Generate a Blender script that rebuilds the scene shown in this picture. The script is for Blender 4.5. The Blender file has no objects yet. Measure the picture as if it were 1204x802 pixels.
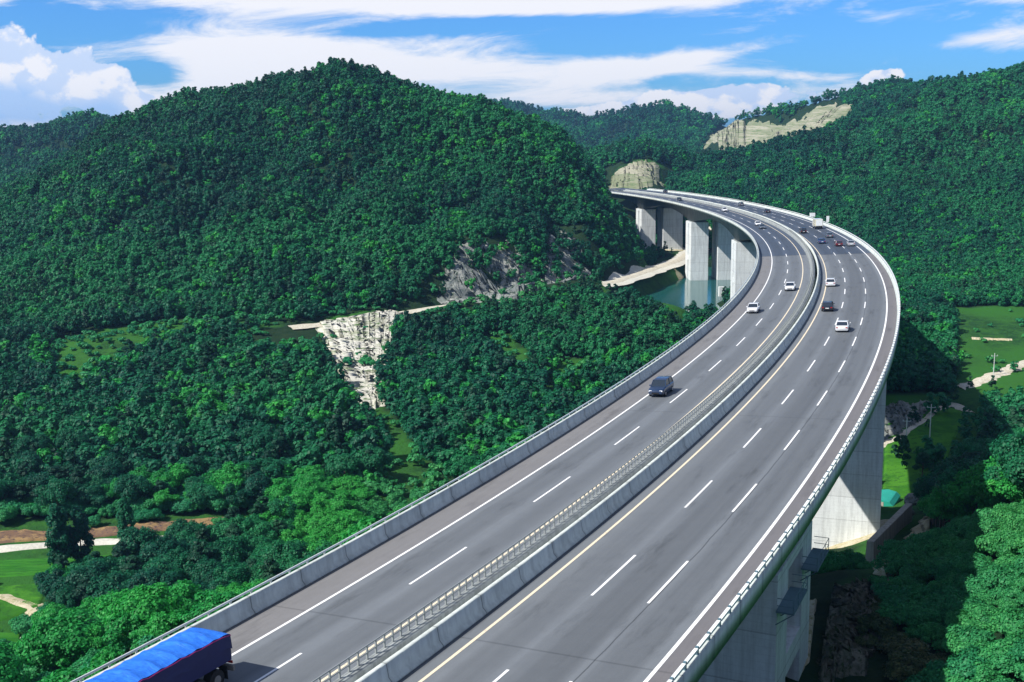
import bpy, bmesh, math, random
import numpy as np
from mathutils import Matrix, Vector, Euler
R = math.radians
random.seed(7); rng = np.random.default_rng(7)
scene = bpy.context.scene
C = scene.collection

# ------------------------------------------------------------------ camera
F, PITCH, ROLL, CAMH = 1339.4, 0.171861, 0.011455, 26.867      # focal length in px of a 1204 px wide frame
cp, sp, cr, sr = math.cos(PITCH), math.sin(PITCH), math.cos(ROLL), math.sin(ROLL)
R0, U0, FW = np.array([1., 0, 0]), np.array([0, sp, cp]), np.array([0, cp, -sp])
RT, UP = cr*R0 - sr*U0, sr*R0 + cr*U0
cam_d = bpy.data.cameras.new('camera'); cam = bpy.data.objects.new('camera', cam_d); C.objects.link(cam)
cam.matrix_world = Matrix(((RT[0], UP[0], -FW[0], 0), (RT[1], UP[1], -FW[1], 0), (RT[2], UP[2], -FW[2], CAMH), (0, 0, 0, 1)))
cam_d.sensor_width = 36; cam_d.lens = F/1204*36; cam_d.clip_end = 20000; cam_d.clip_start = 0.5
scene.camera = cam

# ------------------------------------------------------------------ light, sky, exposure
SUN_EL = R(45); SUN_H = np.array([-.90, -.436]); SUN_H /= np.linalg.norm(SUN_H)
sv = Vector((SUN_H[0]*math.cos(SUN_EL), SUN_H[1]*math.cos(SUN_EL), math.sin(SUN_EL)))
sun_d = bpy.data.lights.new('sun', 'SUN'); sun_d.energy = 5.0; sun_d.angle = R(.5); sun_d.color = (1, .955, .89)
sun = bpy.data.objects.new('sun', sun_d); C.objects.link(sun); sun.rotation_euler = sv.to_track_quat('Z', 'Y').to_euler()
vs = scene.view_settings; vs.view_transform = 'Standard'; vs.look = 'None'; vs.gamma = 1; vs.use_curve_mapping = False
vs.exposure = .42

class NT:
    """small helper to write node expressions"""
    def __init__(s, nt): s.nt = nt
    def n(s, t, **k):
        x = s.nt.nodes.new(t)
        for a, v in k.items(): setattr(x, a, v)
        return x
    def put(s, sock, v):
        if hasattr(v, 'is_linked') or isinstance(v, bpy.types.NodeSocket): s.nt.links.new(v, sock)
        else: sock.default_value = v
    def m(s, op, a, b=0.0, c=None, clamp=False):
        x = s.n('ShaderNodeMath', operation=op, use_clamp=clamp); s.put(x.inputs[0], a); s.put(x.inputs[1], b)
        if c is not None: s.put(x.inputs[2], c)
        return x.outputs[0]
    def mix(s, f, a, b, mode='MIX'):
        x = s.n('ShaderNodeMix', data_type='RGBA', blend_type=mode); s.put(x.inputs[0], f)
        s.put(x.inputs[6], a if not isinstance(a, tuple) else (*a, 1)[:4]); s.put(x.inputs[7], b if not isinstance(b, tuple) else (*b, 1)[:4])
        return x.outputs[2]
    def noise(s, vec, scale, detail=3, rough=.5, dist=0.0, col=False):
        x = s.n('ShaderNodeTexNoise'); s.put(x.inputs['Vector'], vec) if vec is not None else None
        x.inputs['Scale'].default_value = scale; x.inputs['Detail'].default_value = detail
        x.inputs['Roughness'].default_value = rough; x.inputs['Distortion'].default_value = dist
        return x.outputs['Color' if col else 0]
    def ss(s, v, a, b, ta=0.0, tb=1.0):
        x = s.n('ShaderNodeMapRange', interpolation_type='SMOOTHSTEP'); s.put(x.inputs[0], v)
        x.inputs[1].default_value = a; x.inputs[2].default_value = b; x.inputs[3].default_value = ta; x.inputs[4].default_value = tb
        return x.outputs[0]
    def xyz(s, x, y, z):
        c = s.n('ShaderNodeCombineXYZ'); s.put(c.inputs[0], x); s.put(c.inputs[1], y); s.put(c.inputs[2], z); return c.outputs[0]
    def sep(s, v):
        c = s.n('ShaderNodeSeparateXYZ'); s.put(c.inputs[0], v); return c.outputs

world = bpy.data.worlds.new('World'); scene.world = world; world.use_nodes = True
w = NT(world.node_tree); world.node_tree.nodes.clear()
sky = w.n('ShaderNodeTexSky', sky_type='NISHITA'); sky.sun_disc = False
sky.sun_elevation = SUN_EL; sky.sun_rotation = math.atan2(SUN_H[0], SUN_H[1]); sky.air_density = 1.0; sky.dust_density = .6; sky.ozone_density = 2.2
dirv = w.n('ShaderNodeTexCoord').outputs['Generated']
dx, dy, dz = w.sep(dirv)
dyc = w.m('MAXIMUM', dy, .05)
U = w.m('DIVIDE', dx, dyc); V = w.m('DIVIDE', dz, dyc)             # azimuth and elevation tangents
nv = w.xyz(w.m('MULTIPLY', U, 1.0), w.m('MULTIPLY', V, 2.6), 0.0)
wispy = w.noise(w.xyz(w.m('ADD', U, w.m('MULTIPLY', V, -1.2)), w.m('MULTIPLY', V, 4.2), 3.1), 9, 12, .68, .5)
puffy = w.noise(w.xyz(U, w.m('MULTIPLY', V, 1.3), 1.7), 20, 9, .56, .25)
def blob(u0, v0, a, b, ang=0.0, amp=1.0):
    c, s_ = math.cos(ang), math.sin(ang)
    du = w.m('SUBTRACT', U, u0); dv = w.m('SUBTRACT', V, v0)
    p = w.m('MULTIPLY', w.m('ADD', w.m('MULTIPLY', du, c), w.m('MULTIPLY', dv, s_)), 1/a)
    q = w.m('MULTIPLY', w.m('SUBTRACT', w.m('MULTIPLY', dv, c), w.m('MULTIPLY', du, s_)), 1/b)
    e = w.m('EXPONENT', w.m('MULTIPLY', w.m('ADD', w.m('MULTIPLY', p, p), w.m('MULTIPLY', q, q)), -1.0))
    return w.m('MULTIPLY', e, amp)
def px(x, y): return (x-602)/1339.4, (168-y)/1339.4*1.0
def total(l):
    t = l[0]
    for x in l[1:]: t = w.m('ADD', t, x)
    return t
def B(x, y, a, b, ang=0, amp=1.0):
    u, v = px(x, y); return blob(u, v, a/1339.4, b/1339.4, R(ang), amp)
# stratiform cloud: long soft sheets
wisp = total([B(330, 62, 215, 36, -2, 1.15), B(250, 108, 120, 34, 8, 1.0), B(520, 86, 190, 17, 0, 1.0), B(450, 8, 330, 15, -2, 1.15), B(860, 3, 290, 10, 3, 1.1),
    B(700, 85, 100, 13, 6, .75), B(800, 78, 190, 10, 10, .85), B(880, 92, 110, 6, -4, .6), B(660, 118, 170, 12, 0, .75), B(1160, 58, 95, 14, 4, .85),
    B(1170, 6, 60, 12, 0, .8), B(1060, 35, 60, 14, 0, .15), B(20, 4, 30, 10, 0, .9), B(960, 112, 100, 12, 8, .5), B(190, 84, 42, 16, -10, -1.3), B(70, 26, 110, 16, -4, -1.2), B(520, 36, 150, 8, 3, -1.1), B(720, 45, 90, 14, 0, -.6), B(1010, 60, 90, 22, 0, -.5)])
wm = w.ss(w.m('ADD', wisp, w.m('MULTIPLY', w.m('SUBTRACT', wispy, .5), 2.6)), .08, .98)
# cumulus: crisp heaps
cum = total([B(36, 78, 54, 38, 0, 1.15), B(90, 90, 38, 28, -15, .95), B(140, 96, 29, 33, 0, 1.15), B(20, 120, 60, 20, 0, .6), B(150, 132, 40, 16, 0, .8), B(185, 112, 24, 12, 0, .6), B(60, 148, 90, 14, 0, .7), B(820, 124, 75, 22, 0, 1.1), B(900, 118, 60, 14, 0, .8),
    B(740, 134, 70, 14, 0, .8), B(1030, 98, 26, 8, 10, .9), B(640, 142, 80, 10, 0, .6)])
cd = w.m('ADD', cum, w.m('MULTIPLY', w.m('SUBTRACT', puffy, .5), 2.3))
cm = w.ss(cd, .46, .60)
# cumulus bodies are brighter where they bulge up and towards the sun, greyer at the base
under = w.noise(w.xyz(w.m('ADD', U, .012), w.m('ADD', w.m('MULTIPLY', V, 1.3), .018), 1.7), 20, 5, .5, .25)
relief = w.ss(w.m('SUBTRACT', puffy, under), -.07, .06)
base_g = total([B(15, 112, 60, 22, 0, 1.0), B(80, 128, 70, 14, 0, .8), B(140, 125, 22, 22, 0, .5)])
cshade = w.m('MULTIPLY', w.m('MULTIPLY', w.ss(relief, 0, 1, .40, 1.0), 1.0), w.ss(base_g, .15, .9, 1.0, .12))
front = w.ss(dy, .0, .25)
hi = w.m('MAXIMUM', w.m('SUBTRACT', 1.0, front), w.ss(V, .22, .40))
other = w.m('MULTIPLY', w.ss(w.noise(dirv, 2.3, 6, .6), .36, .58), hi)  # unseen clouds behind and overhead, added to keep the ambient light neutral
mask = w.m('MAXIMUM', w.m('MULTIPLY', w.m('MAXIMUM', w.m('MULTIPLY', wm, .97), cm), front), w.m('MULTIPLY', other, .80), clamp=True)
blue = w.mix(1.0, sky.outputs[0], (.38, .89, 1.66), 'MULTIPLY')
cloud_c = w.mix(w.m('MULTIPLY', cm, w.m('SUBTRACT', 1.0, cshade)), (9.9, 9.9, 10.4), (4.2, 6.4, 10.2))
cloud_c = w.mix(hi, cloud_c, (4.0, 4.1, 4.2)); skyc = w.mix(mask, blue, cloud_c)
bg = w.n('ShaderNodeBackground'); bg.inputs[1].default_value = .075; w.put(bg.inputs[0], skyc)
ow = w.n('ShaderNodeOutputWorld'); world.node_tree.links.new(bg.outputs[0], ow.inputs[0])

# ------------------------------------------------------------------ object helpers
def tag(o, label=None, cat=None, group=None, kind=None):
    for k, v in (('label', label), ('category', cat), ('group', group), ('kind', kind)):
        if v: o[k] = v
    return o
def link(name, me, mat=None, parent=None):
    o = bpy.data.objects.new(name, me); C.objects.link(o)
    if mat is not None:
        for m_ in (mat if isinstance(mat, (list, tuple)) else [mat]): me.materials.append(m_)
    if parent is not None: o.parent = parent
    return o
def empty(name, loc=(0, 0, 0), rz=0.0):
    o = bpy.data.objects.new(name, None); C.objects.link(o); o.location = loc; o.rotation_euler = (0, 0, rz); o.empty_display_size = .5; return o
def mesh_np(name, verts, faces, smooth=False):
    """faces: (n,4) or (n,3) array"""
    verts = np.asarray(verts, np.float32); faces = np.asarray(faces, np.int32); k = faces.shape[1]
    me = bpy.data.meshes.new(name); me.vertices.add(len(verts)); me.vertices.foreach_set('co', verts.ravel())
    me.loops.add(faces.size); me.loops.foreach_set('vertex_index', faces.ravel())
    me.polygons.add(len(faces)); me.polygons.foreach_set('loop_start', np.arange(0, faces.size, k, dtype=np.int32))
    me.polygons.foreach_set('loop_total', np.full(len(faces), k, np.int32))
    if smooth: me.polygons.foreach_set('use_smooth', np.ones(len(faces), bool))
    me.update(calc_edges=True); return me
def grid_faces(nr, nc):
    i = np.arange(nr*nc).reshape(nr, nc)
    return np.stack([i[:-1, :-1], i[:-1, 1:], i[1:, 1:], i[1:, :-1]], -1).reshape(-1, 4)
class MB:
    """collects boxes, prisms and tubes into one mesh"""
    def __init__(s): s.v = []; s.f = []; s.mi = []
    def add(s, vs, fs, mi=0):
        b = len(s.v); s.v += [tuple(v) for v in vs]; s.f += [[b+i for i in f] for f in fs]; s.mi += [mi]*len(fs); return s
    def box(s, x0, x1, y0, y1, z0, z1, mi=0, tx=0, ty=0):
        vs = [(x0, y0, z0), (x1, y0, z0), (x1, y1, z0), (x0, y1, z0), (x0+tx, y0+ty, z1), (x1-tx, y0+ty, z1), (x1-tx, y1-ty, z1), (x0+tx, y1-ty, z1)]
        return s.add(vs, [(0, 3, 2, 1), (4, 5, 6, 7), (0, 1, 5, 4), (1, 2, 6, 5), (2, 3, 7, 6), (3, 0, 4, 7)], mi)
    def loft(s, rings, mi=0, caps=True, closed=True):
        n = len(rings[0]); vs = [p for r in rings for p in r]; fs = []
        for a in range(len(rings)-1):
            for i in range(n if closed else n-1):
                j = (i+1) % n; fs.append((a*n+i, a*n+j, (a+1)*n+j, (a+1)*n+i))
        if caps: fs.append(tuple(range(n))[::-1]); fs.append(tuple((len(rings)-1)*n+i for i in range(n)))
        return s.add(vs, fs, mi)
    def tube(s, pts, r, n=8, mi=0, caps=True):
        pts = [np.array(p, float) for p in pts]; rs = r if isinstance(r, (list, tuple)) else [r]*len(pts); rings = []
        for i, p in enumerate(pts):
            t = pts[min(i+1, len(pts)-1)] - pts[max(i-1, 0)]; t = t/(np.linalg.norm(t)+1e-9)
            a = np.cross(t, [0, 0, 1.]) if abs(t[2]) < .9 else np.cross(t, [1., 0, 0]); a /= np.linalg.norm(a); b = np.cross(t, a)
            rings.append([tuple(p + rs[i]*(math.cos(q)*a + math.sin(q)*b)) for q in np.linspace(0, 2*math.pi, n, endpoint=False)])
        return s.loft(rings, mi, caps)
    def mesh(s, name, smooth=False, bevel=0):
        me = bpy.data.meshes.new(name); me.from_pydata(s.v, [], s.f); me.polygons.foreach_set('material_index', s.mi); me.update()
        bm = bmesh.new(); bm.from_mesh(me)
        bmesh.ops.recalc_face_normals(bm, faces=bm.faces[:])
        if bevel: bmesh.ops.bevel(bm, geom=bm.edges[:], offset=bevel, segments=2, affect='EDGES', clamp_overlap=True, profile=.6)
        bm.to_mesh(me); bm.free()
        if smooth: me.shade_smooth() if smooth is True else me.set_sharp_from_angle(angle=R(smooth))
        if smooth: me.polygons.foreach_set('use_smooth', [True]*len(me.polygons))
        return me
    def build(s, name, mat, parent=None, smooth=False, bevel=0): return link(name, s.mesh(name, smooth, bevel), mat, parent)

# ------------------------------------------------------------------ materials
def new_mat(name):
    m = bpy.data.materials.new(name); m.use_nodes = True; m.node_tree.nodes.clear(); return m, NT(m.node_tree)
def finish(m, t, col, rough=.8, bump=None, bstr=.3, bdist=.1, spec=.3, metal=0.0, coat=0.0):
    b = t.n('ShaderNodeBsdfPrincipled'); t.put(b.inputs['Base Color'], (*col, 1) if isinstance(col, tuple) and len(col) == 3 else col)
    t.put(b.inputs['Roughness'], rough); b.inputs['Specular IOR Level'].default_value = spec; b.inputs['Metallic'].default_value = metal
    b.inputs['Coat Weight'].default_value = coat
    if bump is not None:
        x = t.n('ShaderNodeBump'); x.inputs['Strength'].default_value = bstr; x.inputs['Distance'].default_value = bdist; t.put(x.inputs['Height'], bump)
        m.node_tree.links.new(x.outputs[0], b.inputs['Normal'])
    o = t.n('ShaderNodeOutputMaterial'); m.node_tree.links.new(b.outputs[0], o.inputs[0]); return m
def pos(t): return t.n('ShaderNodeNewGeometry').outputs['Position']
def simple(name, col, rough=.6, var=.15, scale=2.0, metal=0.0, coat=0.0, spec=.4):
    m, t = new_mat(name); g = t.noise(t.n('ShaderNodeTexCoord').outputs['Object'], scale, 5, .6)
    f = t.m('ADD', t.m('MULTIPLY', g, 2*var), 1-var)
    c = t.mix(1.0, col, t.xyz(f, f, f), 'MULTIPLY'); return finish(m, t, c, rough, metal=metal, coat=coat, spec=spec)

def m_concrete(name, col, streak=.35, boards=False, joints=False):
    m, t = new_mat(name); P = pos(t); x, y, z = t.sep(P)
    big = t.noise(P, .18, 5, .6); fine = t.noise(P, 2.5, 6, .65)
    drip = t.noise(t.xyz(t.m('MULTIPLY', x, 1.6), t.m('MULTIPLY', y, 1.6), t.m('MULTIPLY', z, .12)), 1.0, 5, .65)
    f = t.m('ADD', .62, t.m('ADD', t.m('MULTIPLY', big, .35), t.m('MULTIPLY', fine, .30)))
    f = t.m('MULTIPLY', f, t.ss(drip, .34, .60, 1-streak, 1.03)); bump = fine
    if boards:                                       # lift joints and form-board prints of the cast piers
        w_ = t.m('FRACT', t.m('MULTIPLY', z, 1/4.0)); j = t.ss(w_, 0.0, .045, .66, 1.0)
        w2 = t.m('FRACT', t.m('MULTIPLY', z, 1/.6)); j2 = t.ss(w2, 0.0, .14, .89, 1.0)
        lift = t.noise(t.xyz(0.0, 0.0, t.m('FLOOR', t.m('MULTIPLY', z, 1/4.0))), 3.7, 0); f = t.m('MULTIPLY', f, t.m('MULTIPLY', t.m('MULTIPLY', j, j2), t.m('ADD', .86, t.m('MULTIPLY', lift, .28))))
    if joints:                                       # gaps between the cast panels and the grime that runs from them
        u_ = t.sep(t.n('ShaderNodeUVMap', uv_map='UVMap').outputs[0])[0]; fr = t.m('ABSOLUTE', t.m('SUBTRACT', t.m('FRACT', t.m('MULTIPLY', u_, .2)), .5))
        f = t.m('MULTIPLY', f, t.m('MULTIPLY', t.ss(fr, .004, .012, .45, 1.0), t.ss(t.m('ADD', fr, t.m('MULTIPLY', drip, .12)), .05, .16, .82, 1.0)))
        pn = t.noise(t.xyz(t.m('FLOOR', t.m('ADD', t.m('MULTIPLY', u_, .2), .5)), 0.0, 0.0), 3.3, 0); f = t.m('MULTIPLY', f, t.m('ADD', .86, t.m('MULTIPLY', pn, .28)))
    c = t.mix(1.0, col, t.xyz(f, f, t.m('MULTIPLY', f, .99)), 'MULTIPLY'); return finish(m, t, c, .85, bump, .25, .05, .25)
M = {}
M['concrete'] = m_concrete('concrete', (.30, .325, .32))
M['parapet'] = m_concrete('parapet_concrete', (.58, .63, .60), .18, joints=True)
M['pier'] = m_concrete('pier_concrete', (.72, .755, .76), .18, True)
M['wall_concrete'] = m_concrete('wall_concrete', (.42, .40, .34), .3)
M['pale_concrete'] = m_concrete('pale_concrete', (.62, .60, .52), .15)
M['galv'] = simple('galvanised_steel', (.62, .66, .64), .45, .15, 3, metal=.25)
M['galv_dark'] = simple('weathered_steel', (.12, .20, .24), .6, .25, 3, metal=.2)
M['rail_grey'] = simple('dull_steel_rail', (.30, .32, .31), .6, .2, 3, metal=.2)
M['white'] = simple('white_paint', (.78, .80, .78), .5, .08)
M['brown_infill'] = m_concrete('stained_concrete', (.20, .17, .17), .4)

def m_asphalt():
    m, t = new_mat('asphalt'); uv = t.n('ShaderNodeUVMap', uv_map='UVMap').outputs[0]; s, o, _ = t.sep(uv); P = pos(t)
    fine = t.noise(P, 9, 4, .7); mid = t.noise(P, .9, 5, .6)
    streak = t.noise(t.xyz(t.m('MULTIPLY', s, .018), t.m('MULTIPLY', o, 1.0), 0.0), 1.3, 5, .62)
    patch = t.noise(t.xyz(t.m('MULTIPLY', s, .010), t.m('MULTIPLY', o, .16), 4.0), 1.0, 3, .5)
    f = t.m('ADD', t.m('ADD', .52, t.m('MULTIPLY', fine, .22)), t.m('ADD', t.m('MULTIPLY', mid, .16), t.m('MULTIPLY', streak, .34)))
    # wheel tracks: one broad dark band in every lane
    def band(c0, wd, amt):
        d = t.m('ABSOLUTE', t.m('SUBTRACT', o, t.m('ADD', c0, t.m('MULTIPLY', t.m('SUBTRACT', patch, .5), .8))))
        return t.ss(d, wd*.35, wd, 1-amt, 1.0)
    for c0, wd, amt in ((-13.2, 1.3, .22), (-9.9, 1.4, .20), (-1.5, 1.5, .20), (1.9, 1.7, .30), (5.2, 1.6, .24), (.35, .5, .08), (3.0, .5, .12), (-14.1, .4, .07), (-12.3, .4, .07), (4.3, .4, .07), (6.1, .4, .07)):
        f = t.m('MULTIPLY', f, band(c0, wd, amt))
    d = t.m('ABSOLUTE', t.m('SUBTRACT', o, t.m('ADD', 3.72, t.m('MULTIPLY', t.m('SUBTRACT', t.noise(t.xyz(t.m('MULTIPLY', s, .35), 0.0, 9.0), 1.0, 4, .6), .5), .22))))
    f = t.m('MULTIPLY', f, t.ss(d, .015, .06, .45, 1.0))                       # the joint between two paving lanes
    col = t.mix(t.ss(o, 6.9, 7.3), (.158, .174, .188), (.152, .146, .150))       # warm worn hard shoulders
    col = t.mix(t.ss(o, -15.2, -14.8, 1.0, 0.0), col, (.186, .184, .184))
    stain = t.noise(t.xyz(t.m('MULTIPLY', s, .10), t.m('MULTIPLY', o, .55), 2.0), 1.0, 6, .7); f = t.m('MULTIPLY', f, t.ss(stain, .52, .70, 1.06, .76))
    seam = t.m('ABSOLUTE', t.m('SUBTRACT', t.m('FRACT', t.m('MULTIPLY', s, 1/58.0)), .5)); f = t.m('MULTIPLY', f, t.ss(seam, .0006, .0022, .74, 1.0))
    edge = t.m('MINIMUM', t.ss(t.m('ABSOLUTE', t.m('SUBTRACT', o, -17.8)), .1, .55, .62, 1.0), t.ss(t.m('ABSOLUTE', t.m('SUBTRACT', o, -4.62)), .1, .5, .6, 1.0)); f = t.m('MULTIPLY', f, edge)  # dark strip at the barrier feet: gutter dirt plus the barrier's shadow, painted in
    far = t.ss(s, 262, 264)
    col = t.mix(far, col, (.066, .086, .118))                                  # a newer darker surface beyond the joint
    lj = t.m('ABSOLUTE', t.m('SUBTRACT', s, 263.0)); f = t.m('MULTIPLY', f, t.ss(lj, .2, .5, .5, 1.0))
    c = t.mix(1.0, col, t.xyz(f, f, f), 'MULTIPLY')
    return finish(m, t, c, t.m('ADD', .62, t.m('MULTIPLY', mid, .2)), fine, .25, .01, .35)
M['asphalt'] = m_asphalt()
def m_paint(name, col, wear=.35):
    m, t = new_mat(name); P = pos(t); n = t.noise(P, 5, 5, .7); n2 = t.noise(P, .35, 3, .6)
    c = t.mix(t.ss(t.m('ADD', n, t.m('MULTIPLY', n2, .5)), .82, 1.05, 0, wear), col, (.16, .16, .17)); return finish(m, t, c, .6)
M['line_white'] = m_paint('road_paint_white', (.80, .80, .78)); M['line_yellow'] = m_paint('road_paint_yellow', (.74, .64, .46), .6)

def m_terrain():
    m, t = new_mat('hill_ground'); P = pos(t); x, y, z = t.sep(P)
    a = t.noise(P, .03, 5, .6); b = t.noise(P, .35, 5, .65); c_ = t.noise(P, 2.2, 4, .7)
    g = t.mix(t.ss(a, .38, .62), (.012, .045, .016), (.035, .105, .020))
    g = t.mix(t.ss(b, .42, .66), g, (.036, .118, .020)); g = t.mix(t.ss(c_, .5, .75, 0, .5), g, (.016, .050, .014))
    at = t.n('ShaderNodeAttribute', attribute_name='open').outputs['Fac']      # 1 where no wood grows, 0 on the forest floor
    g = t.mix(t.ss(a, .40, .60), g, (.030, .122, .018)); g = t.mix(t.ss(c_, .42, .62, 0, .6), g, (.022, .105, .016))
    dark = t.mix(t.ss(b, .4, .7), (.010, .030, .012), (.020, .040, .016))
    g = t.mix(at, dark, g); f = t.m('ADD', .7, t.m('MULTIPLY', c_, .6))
    return finish(m, t, t.mix(1.0, g, t.xyz(f, f, f), 'MULTIPLY'), .95, t.m('ADD', b, t.m('MULTIPLY', c_, .4)), .8, .6, .1)
M['terrain'] = m_terrain()
def m_mix2(name, c1, c2, c3=None, sc=.5, rough=.95, stretch=(1, 1, 1), bstr=.6, bd=.3, cut=(.42, .6)):
    m, t = new_mat(name); P = pos(t); x, y, z = t.sep(P)
    v = t.xyz(t.m('MULTIPLY', x, stretch[0]), t.m('MULTIPLY', y, stretch[1]), t.m('MULTIPLY', z, stretch[2]))
    n1 = t.noise(v, sc, 6, .68, .3); n2 = t.noise(v, sc*4.3, 5, .7)
    c = t.mix(t.ss(n1, *cut), c1, c2)
    if c3: c = t.mix(t.ss(n2, .50, .64), c, c3)
    f = t.m('ADD', .72, t.m('MULTIPLY', n2, .55)); return finish(m, t, t.mix(1.0, c, t.xyz(f, f, f), 'MULTIPLY'), rough, t.m('ADD', n1, t.m('MULTIPLY', n2, .5)), bstr, bd, .1)
M['grass'] = m_mix2('bright_grass', (.030, .135, .012), (.060, .21, .018), (.022, .09, .014), .12)
M['crop'] = m_mix2('crop_rows', (.020, .13, .012), (.045, .20, .020), (.014, .075, .012), .7, stretch=(.12, 1.3, 1), cut=(.38, .62))
M['rough_grass'] = m_mix2('rough_grass', (.04, .12, .02), (.12, .16, .05), (.02, .07, .015), .2)
M['dry_bank'] = m_mix2('dry_grass_bank', (.16, .10, .065), (.30, .20, .09), (.07, .05, .05), .3, stretch=(1, 1, 1))
M['soil'] = m_mix2('pale_soil', (.46, .40, .26), (.55, .50, .36), (.26, .26, .12), .35)
M['track'] = m_mix2('dirt_track', (.50, .46, .36), (.60, .57, .48), (.34, .30, .22), .5)
M['rock_pale'] = m_mix2('pale_rock', (.60, .58, .50), (.34, .35, .25), (.07, .13, .04), .16, stretch=(.45, .45, 4.0), bstr=1, bd=1.0, cut=(.45, .62))
M['rock_grey'] = m_mix2('grey_rock', (.17, .19, .18), (.32, .33, .30), (.02, .05, .03), .16, stretch=(1, 1, 1.4), bstr=1, bd=1.0)
M['rock_cut'] = m_mix2('rock_cutting', (.22, .24, .15), (.36, .345, .26), (.10, .15, .06), .05, stretch=(.35, .35, 4.5), bstr=1, bd=2)
M['rock_mound'] = m_mix2('mound_rock', (.10, .11, .08), (.21, .20, .16), (.025, .05, .015), .5, stretch=(1, 1, 1), bstr=1, bd=.5)

def m_water():
    m, t = new_mat('river_water'); P = pos(t); n = t.noise(P, .8, 4, .6); b = t.noise(P, .04, 3, .5)
    c = t.mix(b, (.012, .085, .085), (.018, .11, .095)); return finish(m, t, c, .12, n, .08, .05, .5)
M['water'] = m_water()

def m_leaf(name, c1, c2, c3, yellow=.0):
    m, t = new_mat(name); oi = t.n('ShaderNodeObjectInfo'); rnd = oi.outputs['Random']; P = pos(t)
    v = t.n('ShaderNodeAttribute', attribute_name='leafv').outputs['Fac']
    big = t.noise(oi.outputs['Location'], .009, 4, .6)
    c = t.mix(t.ss(rnd, .05, .95), c1, c2); c = t.mix(t.ss(big, .42, .60, 0, .8), c, c3)
    f = t.m('ADD', .62, t.m('MULTIPLY', v, .80)); c = t.mix(1.0, c, t.xyz(t.m('MULTIPLY', f, f), f, f), 'MULTIPLY')
    d = t.n('ShaderNodeBsdfPrincipled'); t.put(d.inputs['Base Color'], c); d.inputs['Roughness'].default_value = .55; d.inputs['Specular IOR Level'].default_value = .22
    tr = t.n('ShaderNodeBsdfTranslucent'); c2_ = t.mix(1.0, c, (.75, 1.6, 1.05), 'MULTIPLY'); t.put(tr.inputs[0], c2_)
    mx = t.n('ShaderNodeMixShader'); mx.inputs[0].default_value = .28; m.node_tree.links.new(d.outputs[0], mx.inputs[1]); m.node_tree.links.new(tr.outputs[0], mx.inputs[2])
    o = t.n('ShaderNodeOutputMaterial'); m.node_tree.links.new(mx.outputs[0], o.inputs[0]); return m
M['leaf'] = m_leaf('leaves_oak', (.003, .070, .040), (.008, .122, .052), (.018, .19, .060))
M['leaf_dark'] = m_leaf('leaves_pine', (.005, .048, .028), (.010, .070, .036), (.014, .09, .034))
M['leaf_bright'] = m_leaf('leaves_bright', (.012, .20, .042), (.026, .27, .046), (.036, .29, .042))
M['leaf_dry'] = m_leaf('leaves_dry', (.05, .085, .03), (.12, .13, .06), (.04, .09, .03))
M['leaf_blue'] = m_leaf('leaves_shrub', (.016, .19, .080), (.030, .24, .075), (.050, .26, .065))
M['bark'] = simple('bark', (.09, .07, .05), .9, .3, 4)

# ------------------------------------------------------------------ alignment of the highway
SS = np.arange(-60, 761, 1.0); KN = np.linspace(0, 640, 8)
KV = [.001475, .001077, .00117, .001129, .001063, .000823, .000772, .000842]
kk = np.interp(SS, KN, KV); th = -np.concatenate([[0], np.cumsum((kk[1:]+kk[:-1])/2)]); th = th - th[60] + .519541
ddx, ddy = np.sin(th), np.cos(th)
CX = np.concatenate([[0], np.cumsum((ddx[1:]+ddx[:-1])/2)]); CY = np.concatenate([[0], np.cumsum((ddy[1:]+ddy[:-1])/2)])
CX += -13.006823 - CX[60]; CY += 32.260654 - CY[60]
CZ = -.001611*SS - .004166e-3*SS**2
BANK_R, BANK_L, DZL = .040619, .05212, .168321
def road(s, o, z=0.0):
    """world point at chainage s, offset o to the right of the reference line, height z over the carriageway"""
    s = np.asarray(s, float); o = np.asarray(o, float)
    x, y, zz, t = np.interp(s, SS, CX), np.interp(s, SS, CY), np.interp(s, SS, CZ), np.interp(s, SS, th)
    left = o < -5.65
    zr = np.where(left, zz + BANK_L*o + DZL, zz + BANK_R*o)
    return np.stack([x + np.cos(t)*o, y - np.sin(t)*o, zr + z + 0*o], -1)
def heading(s): return float(np.interp(s, SS, th))
def chain(x, y):
    """nearest chainage and offset of world points (vectorised, coarse)"""
    x = np.atleast_1d(x); y = np.atleast_1d(y); best = np.full(x.shape, 1e18); bs = np.zeros(x.shape); bo = np.zeros(x.shape)
    for i in range(0, len(SS), 8):
        d = (x-CX[i])**2 + (y-CY[i])**2; k = d < best
        best = np.where(k, d, best); bs = np.where(k, SS[i], bs); o = (x-CX[i])*math.cos(th[i]) - (y-CY[i])*math.sin(th[i]); bo = np.where(k, o, bo)
    return bs, bo, np.sqrt(best)
S_END = 705.0

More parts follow.
